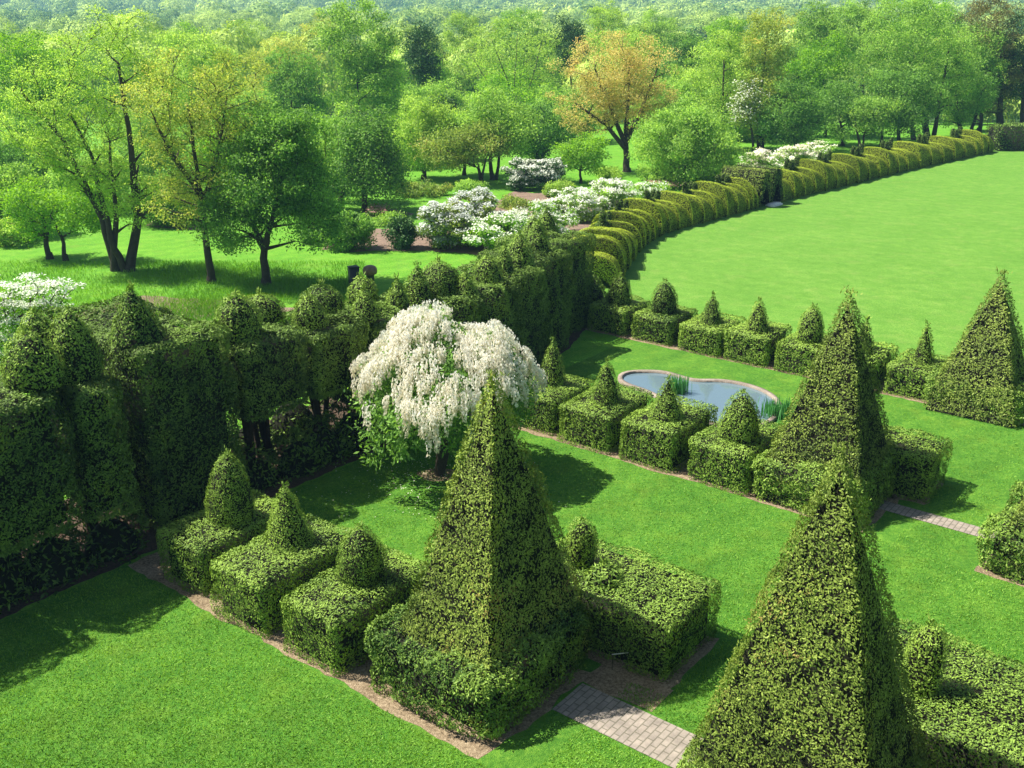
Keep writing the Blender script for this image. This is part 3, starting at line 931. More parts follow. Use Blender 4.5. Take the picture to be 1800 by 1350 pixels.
# dark flat hedge far right
x0, y0 = ground(1752, 266); x1, y1 = ground(1900, 262)
mb = MB()
L = math.hypot(x1 - x0, y1 - y0)
V, T = box_tris(0, L, 0, 2.0, 0, 2.0)
foliate(mb, V, T, 130, .16, .09, bump=.06, low=.08, core=.15, round_box=((0, 0, 0), (L, 2.0, 2.0), .15), seed=500)
tag(mb.build('flat_hedge', [M['yewdark'], M['core']], loc=(x0, y0, 0), rotz=math.atan2(y1 - y0, x1 - x0)), 'dark flat topped hedge at the far right end of the oval lawn', 'hedge')

# ------------------------------------------------------------ trees and shrubs
def crown_clusters(boxes, Y, n, dens_shell=.45):
    """cluster centres inside ellipsoids given by their outline on the plane at depth Y"""
    E = []
    for b in boxes:
        x0, x1, yt, yb = b[:4]
        xa, _, zt = at_depth((x0 + x1) / 2, yt, Y); _, _, zb = at_depth((x0 + x1) / 2, yb, Y)
        rx = (at_depth(x1, (yt + yb) / 2, Y)[0] - at_depth(x0, (yt + yb) / 2, Y)[0]) / 2
        E.append((xa, Y, (zt + zb) / 2, rx, rx * .85, (zt - zb) / 2))
    vol = np.array([e[3] * e[4] * e[5] for e in E]) ** .8; vol /= vol.sum()
    C = []
    for e, f in zip(E, vol):
        m = max(3, int(n * f))
        d = unit(RNG.normal(size=(m, 3)))
        r = RNG.uniform(0, 1, (m, 1)) ** dens_shell
        r = .25 + .72 * r
        lob = 1 + .30 * noise(d * 2.0 + e[0], .7, 3)[:, None]
        C.append(np.array(e[:3]) + d * r * lob * np.array(e[3:]))
    return np.concatenate(C), E

def tree(name, Y, boxes, stems, mat, label, cat='tree', group=None, ncl=120, lpc=110, leaf=.16, rcl=.75, flat=.6, bark='bark', rad=.22, droop=0., blossom=None, bfrac=.0, aspect=.6,
         crown_name='crown', zmin=None, base=None, stem_name='trunk', limbs=True, tilt=.9):
    C, E = crown_clusters(boxes, Y, ncl)
    C0 = C
    if base is None:
        bx, by, _ = at_depth(stems[0][0][0], stems[0][0][1], Y) if stems else (E[0][0], Y, 0)
    else:
        bx, by = base
    gz = float(terrain(bx, Y))
    root = empty(name, (bx, Y, gz), label=label, cat=cat, group=group)
    off = np.array([bx, Y, gz])
    if zmin is not None:
        C[:, 2] = np.maximum(C[:, 2], gz + zmin)
    # stems and limbs
    mb = MB(); nodes = []
    for si, st in enumerate(stems):
        pts = []
        for k, q in enumerate(st):
            w = list(at_depth(q[0], q[1], Y))
            if k == 0 and si < 99 and (len(q) < 3): 
                if abs(w[2] - gz) < 1.2 : w[2] = gz - .05
            if k: w[1] += random.uniform(-.5, .5)
            pts.append(Vector(w) - Vector(off))
        # resample smooth
        fine = []
        for k in range(len(pts) - 1):
            for j in range(4):
                fine.append(pts[k].lerp(pts[k + 1], j / 4) + Vector((random.uniform(-.04, .04), random.uniform(-.04, .04), 0)) * (1 if (k or j) else 0))
        fine.append(pts[-1])
        r0 = rad * (1.0 if si == 0 else .75)
        tube(mb, fine, r0 * 1.0, r0 * .25, 9)
        if si == 0:
            tube(mb, [fine[0] + Vector((0, 0, -.05)), fine[0] + Vector((0, 0, .35))], r0 * 1.45, r0 * .98, 9)
        ns = [(p, r0 * (1 - .75 * k / len(fine))) for k, p in enumerate(fine)]
        nodes += ns[len(ns) // 3:]
    if limbs and nodes:
        order = np.linalg.norm(C - C.mean(0), axis=1).argsort()
        k = 0
        for ci in order:
            c = Vector(C[ci] - off)
            # nearest node below the cluster
            best = None; bd = 1e9
            for (p, r) in nodes:
                d = (c - p).length + max(0, (p.z - c.z + .3)) * 1.6
                if d < bd: bd = d; best = (p, r)
            p, r = best
            r0 = max(min(r * .62, .12), .018)
            pts = bend(p, c, 4, .07)
            tube(mb, pts, r0, max(r0 * .3, .01), 5)
            for j, q in enumerate(pts[1:]):
                nodes.append((q, r0 * (1 - .17 * (j + 1))))
            if len(nodes) > 420:
                nodes = nodes[:40] + random.sample(nodes[40:], 330)
    if mb.n:
        mb.build(stem_name, M[bark], root)
    # leaves
    lb = MB(); bb = MB()
    n = len(C)
    lpc = lpc * 1.45; leaf = leaf * .80
    cnt = (lpc * RNG.uniform(.5, 1.4, n)).astype(int)
    idx = np.repeat(np.arange(n), cnt)
    m = len(idx)
    d = unit(RNG.normal(size=(m, 3))) * (RNG.uniform(0, 1, (m, 1)) ** .45)
    rr = rcl * RNG.uniform(.65, 1.3, (n, 1))
    P = C[idx] + d * rr[idx] * np.array([1, 1, flat])
    if droop:
        P[:, 2] -= droop * RNG.uniform(0, 1, m) ** 1.5
    if zmin is not None:
        P[:, 2] = np.maximum(P[:, 2], gz + .03)
    cc = np.mean(C, 0)
    N = unit(d * .6 + unit(P - cc) * .5 + np.array([0, 0, .55]) + RNG.normal(size=(m, 3)) * .45)
    tint = np.clip(RNG.uniform(.0, 1.0, n)[idx] + .15 * (d[:, 2]), 0, 1)
    if blossom:
        isb = RNG.uniform(0, 1, m) < bfrac * np.clip(.45 + d[:, 2] * 1.1 + (noise(P, 1.0, 5) * .6), 0, 1.3)
        leaves(bb, (P - off)[isb] + np.array([0, 0, .05]), unit(N[isb] + np.array([0, 0, .8])), leaf * 1.0, leaf * .8, .4, 0, tint=tint[isb])
        P, N, tint = P[~isb], N[~isb], tint[~isb]
        bb.build('blossom', [M[blossom]], root)
    leaves(lb, P - off, N, leaf, leaf * aspect, tilt, 0, tint=tint, droop=.5 if droop else 0)
    lb.build(crown_name, [M[mat]], root)
    return root

def Yof(px, py):
    return ground(px, py)[1]

GT = 'trees on the lawn behind the tall hedge'
Y = Yof(225, 476)
tree('shade_tree', Y, [(90, 275, 15, 210), (-20, 150, 90, 300), (30, 230, 150, 340), (130, 290, 270, 400)],
     [[(228, 479), (238, 385), (232, 255), (215, 110)], [(205, 473), (178, 385), (112, 245), (45, 160)], [(200, 472), (207, 385), (190, 250)], [(222, 478), (203, 420), (160, 290), (120, 200)]],
     'lime', 'tall pale lime green tree with several dark leaning trunks at the left', group=GT, ncl=330, lpc=72, leaf=.12, rcl=.55, rad=.24)
Y = Yof(85, 455)
tree('small_tree', Y, [(-5, 110, 315, 425)], [[(88, 455), (76, 405), (68, 365)]], 'bright', 'small fresh green tree at the far left edge with a bent dark trunk', group=GT, ncl=70, lpc=110, leaf=.13, rcl=.6, rad=.15)
Y = Yof(118, 458)
tree('small_tree', Y, [(85, 195, 320, 412)], [[(116, 458), (104, 420), (96, 375)]], 'bright', 'small fresh green tree with thin leaning trunk left of the tall lime tree', group=GT, ncl=60, lpc=110, leaf=.13, rcl=.6, rad=.12)
Y = Yof(372, 497)
tree('shade_tree', Y, [(210, 400, 80, 240), (330, 475, 85, 250), (225, 430, 190, 330), (250, 410, 290, 405)],
     [[(372, 497), (362, 415), (350, 320), (330, 190)], [(356, 370), (385, 270), (400, 170)], [(352, 340), (300, 260), (270, 190)]],
     'yellow', 'straight trunked tree with yellow new leaves, left of the dark green tree', group=GT, ncl=270, lpc=66, leaf=.12, rcl=.55, rad=.18)
Y = Yof(468, 501)
tree('shade_tree', Y, [(360, 570, 225, 400), (395, 590, 180, 330), (335, 470, 320, 445), (480, 605, 300, 440)],
     [[(468, 501), (463, 438), (445, 400), (425, 340)], [(463, 440), (480, 385), (500, 300)]],
     'deep', 'dense dark green tree with a forked trunk nearest the hedge', group=GT, ncl=330, lpc=110, leaf=.14, rcl=.65, rad=.2)
Y = Yof(641, 372)
tree('weeping_tree', Y, [(588, 700, 175, 300), (575, 718, 230, 345)], [[(641, 372), (638, 310), (645, 230)]], 'deep', 'dark weeping tree with drooping branches beside the red flower bed', group=GT, ncl=190, lpc=110, leaf=.17, rcl=.7, rad=.18, droop=1.3)
GO = 'trees around the far flower garden'
Y = Yof(846, 324)
tree('spreading_tree', Y, [(735, 850, 225, 300), (790, 905, 215, 275)], [[(846, 324), (842, 295), (812, 283), (785, 265)], [(845, 312), (852, 285), (862, 258)]], 'olive', 'low spreading olive green tree with a curved forked trunk behind the lilac', group=GO, ncl=130, lpc=75, leaf=.18, rcl=.9, flat=.4, rad=.14)
Y = Yof(870, 316)
tree('spreading_tree', Y, [(790, 950, 165, 270)], [[(866, 317), (862, 280), (870, 225)], [(872, 317), (878, 270), (885, 230)]], 'mid', 'flat crowned green tree on two thin dark trunks left of the white viburnum', group=GO, ncl=130, lpc=85, leaf=.2, rcl=.95, flat=.45, rad=.18)
Y = Yof(816, 308)
tree('spreading_tree', Y, [(760, 845, 195, 275)], [[(816, 309), (816, 280), (812, 245)]], 'lime', 'thin trunked light green tree just left of the two flat crowned trees', group=GO, ncl=60, lpc=85, leaf=.2, rcl=.9, rad=.14)
Y = Yof(947, 285)
tree('spreading_tree', Y, [(885, 990, 180, 265), (900, 985, 220, 280)], [[(945, 286), (945, 255), (940, 225)], [(950, 286), (960, 250)]], 'deep', 'rounded dark green tree directly left of the orange maple', group=GO, ncl=110, lpc=95, leaf=.2, rcl=.95, rad=.2)
Y = Yof(1101, 302)
tree('orange_maple', Y, [(985, 1190, 55, 190), (968, 1100, 140, 240), (1060, 1192, 130, 240), (1020, 1160, 70, 220)],
     [[(1102, 303), (1101, 250), (1104, 190), (1108, 110)], [(1101, 255), (1075, 195), (1045, 120)], [(1101, 250), (1128, 190), (1155, 120)], [(1100, 262), (1060, 215), (1010, 180)]],
     'orange', 'big round maple with orange and gold spring leaves', group=GO, ncl=330, lpc=66, leaf=.15, rcl=.7, rad=.26)
Y = Yof(1021, 322)
tree('small_tree', Y, [(978, 1068, 235, 308)], [[(1021, 323), (1021, 295), (1022, 260)]], 'bright', 'small bright green tree in front of the orange maple trunk', group=GO, ncl=70, lpc=100, leaf=.16, rcl=.75, flat=.45, rad=.1)
Y = Yof(1207, 326)
tree('dense_tree', Y, [(1118, 1300, 180, 300), (1122, 1305, 225, 325), (1150, 1260, 172, 260)], [[(1205, 326), (1205, 290), (1205, 230)]], 'mid', 'broad dense green tree leafy to the ground behind the golden hedge', group=GO, ncl=260, lpc=120, leaf=.18, rcl=.85, rad=.2, zmin=.3)
# right hand group
GR = 'trees behind the far end of the golden hedge'
for (bx, by, boxes, stems, mt, lab, ncl, lpc, rad) in [
    (1272, 262, [(1222, 1325, 45, 235)], [[(1270, 262), (1270, 200), (1272, 100)]], 'lime', 'tall slim pale green tree left of the yellow green tree', 130, 80, .18),
    (1336, 262, [(1312, 1405, 0, 150), (1290, 1400, 90, 240)], [[(1334, 264), (1336, 200), (1350, 60)], [(1340, 264), (1345, 180)]], 'yellow', 'tall narrow yellow green tree reaching the top of the photo right of centre', 170, 85, .2),
    (1338, 268, [(1285, 1345, 140, 235)], [[(1326, 268), (1320, 220), (1318, 180)]], 'olive', 'thin blossoming tree with pinkish white flowers at the foot of the yellow green tree', 60, 60, .12),
    (1395, 268, [(1345, 1460, 130, 262), (1330, 1440, 170, 262)], [[(1398, 268), (1398, 230), (1395, 180)]], 'deep', 'round headed dark green tree behind the white shrubs of the gateway', 150, 100, .2),
    (1482, 256, [(1425, 1540, 150, 240)], [[(1481, 257), (1480, 225), (1475, 195)]], 'deep', 'low dark orchard tree with one trunk, leftmost behind the far hedge', 110, 100, .17),
    (1514, 262, [(1495, 1590, 165, 240)], [[(1512, 262), (1508, 235), (1500, 205)], [(1516, 262), (1522, 235), (1535, 205)]], 'mid', 'low orchard tree with a V shaped double trunk behind the far hedge', 90, 100, .15),
    (1580, 258, [(1530, 1660, 110, 235)], [[(1582, 258), (1578, 225), (1570, 160)], [(1548, 254), (1552, 215), (1560, 180)]], 'deep', 'dark crowned tree with slightly bent trunk right of the V shaped trunk', 150, 95, .2),
    (1640, 246, [(1500, 1700, -10, 170), (1480, 1640, 60, 220), (1600, 1745, 20, 200)], [[(1632, 246), (1622, 200), (1600, 110)], [(1640, 246), (1650, 190), (1672, 80)], [(1606, 250), (1600, 200), (1570, 120)]], 'mid', 'very large feathery green tree filling the top right of the photo', 330, 95, .32),
    (1702, 240, [(1640, 1760, 100, 225)], [[(1690, 241), (1688, 210), (1680, 160)], [(1704, 241), (1715, 205), (1725, 160)], [(1722, 241), (1724, 200)]], 'deep', 'dark tree with three short trunks between the feathery tree and the russet tree', 120, 95, .26),
    (1757, 226, [(1700, 1810, -30, 120), (1710, 1820, 60, 205)], [[(1757, 227), (1757, 190), (1755, 100)]], 'russet', 'brownish dark tree with a thick trunk at the right edge of the photo', 190, 95, .42),
    (1797, 226, [(1765, 1880, -20, 200)], [[(1797, 227), (1797, 190), (1800, 100)]], 'evergreen', 'dark tree cut off by the right edge beside the russet tree', 130, 90, .3)]:
    tree('park_tree', Yof(bx, by), boxes, stems, mt, lab, group=GR, ncl=ncl, lpc=lpc, leaf=.19, rcl=.85, rad=rad, blossom='white' if 'blossoming' in lab else None, bfrac=.5 if 'blossoming' in lab else 0)

# taller trees of the wood edge, each on its own ground (depth, boxes, stems px, material, label)
GWD = 'trees along the near edge of the wood'
def gpy(px, Y):
    x = at_depth(px, 300, Y)[0]
    gz = float(terrain(x, Y))
    zc = Y * CP - (gz - CAM_H) * SP; uu = Y * SP + (gz - CAM_H) * CP
    return 675 - F * uu / zc
WOOD = [   # depth, outline boxes, material, label
    (88, [(560, 700, 0, 140), (575, 720, 90, 230)], 'mid', 'tall airy green tree reaching the top of the photo left of centre'),
    (104, [(712, 772, 28, 170)], 'evergreen', 'narrow dark green tree right of the tall airy tree'),
    (92, [(455, 570, 85, 260)], 'deep', 'dark green round tree behind the yellow leaved tree'),
    (63, [(560, 640, 190, 330)], 'mid', 'light green bushy tree left of the weeping tree'),
    (72, [(690, 800, 172, 300)], 'lime', 'soft yellow green tree between the weeping tree and the spreading tree'),
    (118, [(800, 1010, 38, 175)], 'lime', 'large fan shaped pale tree with open dark branches at top centre'),
    (82, [(755, 800, 170, 235)], 'evergreen', 'small dark evergreen above the spreading tree'),
    (120, [(975, 1030, 28, 130)], 'evergreen', 'dark evergreen peeping left of the orange maple top'),
    (112, [(1168, 1245, 58, 190)], 'deep', 'dark green tree right of the orange maple'),
    (90, [(1115, 1235, 140, 270)], 'mid', 'mid green tree filling the gap between maple and dense tree'),
    (53, [(-60, 60, 290, 420)], 'mid', 'green bush tree at the left edge behind the small trees'),
    (80, [(-40, 120, 60, 270)], 'bright', 'wide bright green tree at the upper left edge'),
    (56, [(235, 345, 300, 405)], 'deep', 'dark shrubby tree in the shade behind the yellow leaved tree'),
    (60, [(465, 570, 240, 370)], 'mid', 'leafy green tree behind the dark green tree'),
    (66, [(540, 610, 270, 360)], 'lime', 'pale green small tree left of the weeping tree trunk'),
    (98, [(1400, 1500, 60, 220)], 'bright', 'bright green tree between the yellow green tree and the feathery tree'),
    (115, [(1400, 1480, 5, 130)], 'mid', 'upright green tree at the top right of the wood'),
    (120, [(1470, 1560, -10, 120)], 'mid', 'blue green tree left of the feathery tree top'),
    (60, [(90, 240, 270, 395)], 'mid', 'rounded green tree behind the trunks of the tall lime green tree'),
    (64, [(330, 470, 230, 380)], 'bright', 'leafy green tree filling the gap behind the two nearest straight trunks'),
    (70, [(-60, 130, 210, 360)], 'deep', 'dark green tree behind the far left edge'),
    (74, [(150, 330, 190, 350)], 'mid', 'mid green tree behind the crown of the tall lime green tree'),
    (96, [(250, 420, 40, 260)], 'lime', 'pale green tree rising behind the yellow leaved tree'),
    (84, [(360, 500, 160, 320)], 'mid', 'green tree glimpsed between the yellow leaved and dark green trees'),
    (78, [(640, 760, 200, 320)], 'bright', 'bright green tree behind the weeping tree'),
    (96, [(690, 830, 140, 270)], 'mid', 'mid green tree left of the flat crowned trees'),
    (100, [(820, 980, 120, 265)], 'bright', 'bright green tree below the large fan shaped tree'),
    (94, [(930, 1060, 150, 262)], 'mid', 'mid green tree hidden behind the left side of the orange maple'),
    (104, [(1150, 1300, 110, 262)], 'lime', 'pale green tree above the broad dense tree'),
    (96, [(1240, 1400, 120, 262)], 'mid', 'mid green tree behind the slim pale tree'),
    (108, [(1330, 1440, 60, 240)], 'deep', 'deep green tree behind the tall narrow yellow green tree'),
    (122, [(1040, 1180, 45, 170)], 'lime', 'yellow green tree whose top shows above the orange maple'),
    (124, [(430, 560, 55, 180)], 'yellow', 'yellowish tree top beyond the dark green round tree'),
    (126, [(640, 800, 80, 200)], 'bright', 'bright tree behind the narrow dark green tree'),
    (125, [(1230, 1340, 20, 170)], 'bright', 'bright green tree top left of the tall narrow yellow green tree'),
    (118, [(1560, 1700, -40, 150)], 'bright', 'bright green tree top behind the feathery tree'),
    (104, [(1660, 1780, 40, 215)], 'mid', 'green tree between the feathery tree and the russet tree'),
    (140, [(520, 600, 25, 140)], 'yellow', 'yellow green tree top left of the tall airy tree'),
    (150, [(770, 850, 20, 120)], 'lime', 'pale rounded tree top right of the narrow dark green tree'),
    (145, [(1020, 1110, 5, 110)], 'lime', 'yellow green rounded tree top directly behind the top of the orange maple'),
    (160, [(860, 960, 15, 100)], 'bright', 'bright tree top above the fan shaped tree'),
    (135, [(280, 370, 45, 160)], 'bright', 'bright green tree top between the two tall left trees'),
    (165, [(390, 470, 30, 120)], 'lime', 'pale distant tree top above the yellow leaved tree'),
    (150, [(1120, 1200, 15, 120)], 'mid', 'mid green tree top between the maple and the slim pale tree'),
    (140, [(0, 90, 45, 170)], 'lime', 'pale tree top at the upper left corner of the wood'),
    (124, [(90, 240, 60, 220)], 'mid', 'green tree top left of the pale green tree behind the yellow leaves'),
]
for (Y, boxes, mt, lab) in WOOD:
    b = boxes[0]; cx = (b[0] + b[1]) / 2; yt = min(q[2] for q in boxes); yb = max(q[3] for q in boxes)
    gy = gpy(cx, Y)
    if 'fan shaped' in lab:
        g = max(gy, 200)
        stems = [[(903, g), (895, 150), (865, 70)], [(904, g), (935, 140), (955, 65)], [(903, g), (906, 120), (910, 60)], [(902, g), (860, 150), (830, 100)]]
        ncl, lpc = 170, 55
    else:
        stems = [[(cx, gy), (cx + 2, min(gy - 4, (yb + gy) / 2 - 10)), (cx - 2, (yt + yb) / 2)]]; ncl, lpc = 150, 90
    w = max(q[1] - q[0] for q in boxes)
    near = Y < 80
    tree('wood_tree', Y, boxes, stems, mt, lab, group=GWD, ncl=int(ncl * max(.5, min(1.6, w / 100))), lpc=lpc, leaf=.17 if near else .22, rcl=.72 if near else .88, rad=.07 if 'fan' in lab else .18)

# shrubs with and without flowers
GS = 'white flowering shrubs'
for (bx, by, boxes, mt, bl_, bf, lab, ncl, lpc, leaf) in [
    (778, 437, [(733, 800, 348, 437), (760, 845, 360, 437)], 'olive', 'silver', .75, 'silvery white lilac bush nearest the low juniper', 85, 120, .15),
    (835, 424, [(775, 890, 332, 424)], 'olive', 'silver', .72, 'taller silvery lilac bush behind the nearest lilac', 90, 120, .15),
    (878, 443, [(812, 945, 378, 445)], 'bright', 'white', .62, 'tiered white viburnum at the lawn edge beside the cones of the tall hedge', 90, 110, .15),
    (950, 414, [(885, 1015, 360, 422)], 'bright', 'white', .62, 'white viburnum just behind the last cones of the tall hedge', 80, 110, .15),
    (1018, 385, [(955, 1062, 330, 395)], 'mid', 'white', .85, 'brightest white viburnum beside the first clipped birds', 85, 115, .15),
    (1075, 372, [(1030, 1120, 316, 378)], 'mid', 'white', .72, 'white shrub behind the second and third clipped birds', 70, 110, .16),
    (1135, 350, [(1100, 1175, 322, 356)], 'mid', 'white', .35, 'low green shrub sparsely dotted white behind the left hedge birds', 45, 110, .16),
    (915, 334, [(888, 945, 279, 335)], 'evergreen', 'white', .8, 'snowy white shrub left half of the pair in the far bed', 50, 120, .17),
    (960, 330, [(930, 990, 275, 331)], 'evergreen', 'white', .7, 'snowy white shrub right half of the pair in the far bed', 50, 120, .17),
    (1342, 306, [(1306, 1378, 264, 308)], 'mid', 'cream', .75, 'cream white shrub directly above the gateway blocks', 55, 110, .18),
    (1395, 300, [(1362, 1432, 258, 302)], 'mid', 'cream', .75, 'cream white shrub behind the first bird right of the gateway', 50, 110, .18),
    (1442, 288, [(1402, 1480, 250, 292)], 'mid', 'cream', .75, 'rightmost cream white shrub behind the golden hedge', 50, 110, .18)]:
    tree('flowering_shrub', Yof(bx, by), boxes, [[(bx, by), (bx, by - 12)]], mt, lab, 'shrub', GS, ncl, lpc, leaf, .42, .45, rad=.07, blossom=bl_, bfrac=bf, crown_name='foliage', stem_name='stem', zmin=.15)
def low_yew(u, v, a, b, h, label, seed):
    x, y = gw(v, u)
    mb = MB()
    V, T = lathe(cone_profile(1, h, 'dome'), 16, sx=a, sy=b)
    foliate(mb, V, T, 650, .08, .04, bump=.08, low=.12, core=.12, seed=seed, center=(0, 0, 0), gap=.4, tilt=.5)
    tag(mb.build('yew_bush', [M['yewdark'], M['core']], loc=(x, y, 0), rotz=GA), label, 'shrub')
low_yew(20.9, 31.3, .95, .9, 1.9, 'dark yew bush between the tall hedge end and the golden hedge', 611)
low_yew(20.7, 30.2, .6, .5, 1.0, 'low dark bush at the foot of the tall hedge end', 612)
GG = 'green shrubs in the flower garden'
for (bx, by, boxes, mt, lab, ncl) in [
    (706, 437, [(681, 731, 385, 438)], 'evergreen', 'small round dark juniper at the edge of the lawn', 45),
    (612, 438, [(566, 655, 372, 438)], 'deep', 'dark glossy shrub left of the dark juniper', 70),
    (560, 425, [(520, 590, 385, 430)], 'deep', 'low dark shrub under the right side of the forked tree', 45),
    (905, 365, [(880, 935, 345, 375)], 'olive', 'low olive shrub in the middle of the flower garden', 30),
    (985, 345, [(960, 1010, 318, 348)], 'lime', 'low yellow green shrub below the small bright green tree', 30),
    (735, 345, [(690, 790, 318, 350)], 'olive', 'wide low shrub bank behind the small lawn', 45),
    (815, 345, [(800, 850, 318, 340)], 'mid', 'low green shrub under the spreading tree', 25),
    (1150, 318, [(1120, 1180, 290, 320)], 'mid', 'low green shrub left of the dense green tree', 30),
    (1070, 312, [(1040, 1095, 296, 316)], 'lime', 'low pale shrub left of the maple trunk', 25),
    (690, 395, [(655, 720, 378, 402)], 'mid', 'low green plants around the red flower bed', 30),
    (1265, 325, [(1235, 1300, 300, 330)], 'deep', 'dark low shrub just left of the gateway blocks', 35),
    (1425, 275, [(1390, 1470, 262, 282)], 'mid', 'low dark green shrub under the round headed tree', 30),
    (20, 430, [(-30, 50, 385, 432)], 'lime', 'pale green shrub at the far left edge', 35)]:
    tree('garden_shrub', Yof(bx, by), boxes, [[(bx, by), (bx, by - 8)]], mt, lab, 'shrub', GG, ncl, 105, .15, .42, .6, rad=.05, crown_name='foliage', stem_name='stem', zmin=.12)

# flower beds and mulch in the far garden
bed('mulch', [ground(*p) for p in [(560, 440), (620, 443), (690, 441), (760, 441), (820, 446), (870, 452), (930, 448), (1000, 440), (1045, 420), (1110, 385), (1100, 350), (1020, 335), (940, 340), (905, 335), (880, 350), (860, 380), (800, 400), (730, 405), (650, 400), (600, 410)]], .15, 'mulch')
bed('mulch', [ground(*p) for p in [(255, 397), (300, 402), (360, 405), (372, 398), (350, 385), (280, 382)]], .1, 'mulch')
bed('mulch', [ground(*p) for p in [(640, 383), (720, 385), (728, 376), (690, 368), (645, 370)]], .1, 'mulch')
bed('mulch', [ground(*p) for p in [(95, 560), (250, 520), (420, 530), (545, 545), (420, 560), (330, 560), (150, 600)]], .15, 'mulch')
def flowers(px0, px1, py, label, n=60):
    x0, y0 = ground(px0, py); x1, y1 = ground(px1, py)
    root = empty('flower_patch', ((x0 + x1) / 2, y0, 0), label=label, cat='flowers')
    mb = MB(); fb = MB()
    P = np.stack([RNG.uniform(x0, x1, n * 12) - (x0 + x1) / 2, RNG.normal(0, .5, n * 12), RNG.uniform(.02, .4, n * 12)], 1)
    leaves(mb, P, np.tile([0, 0, 1.], (len(P), 1)), .16, .06, .8)
    P = np.stack([RNG.uniform(x0, x1, n * 7) - (x0 + x1) / 2, RNG.normal(0, .5, n * 7), RNG.uniform(.3, .48, n * 7)], 1)
    leaves(fb, P, np.tile([0, 0, 1.], (len(P), 1)), .12, .1, .5)
    mb.build('foliage', M['mid'], root); fb.build('blossom', M['pinkpet'], root)
flowers(648, 684, 378, 'strip of red pink flowers under the weeping tree')
flowers(1140, 1190, 332, 'patch of pink flowers behind the left hedge birds')

# ------------------------------------------------------------ white dogwood behind the hedge at the left
Y = 26.5
tree('dogwood', Y, [(-60, 70, 470, 560), (-80, 60, 520, 615), (40, 130, 490, 555), (10, 125, 530, 600), (-40, 90, 580, 640)],
     [[(25, 760), (25, 660), (40, 580), (70, 530)], [(25, 680), (0, 600), (-20, 540)], [(27, 660), (70, 590), (110, 555)]],
     'bright', 'white flowering dogwood behind the hedge at the left edge', ncl=170, lpc=60, leaf=.085, rcl=.32, flat=.3, rad=.06, blossom='white', bfrac=2.0, aspect=.8)

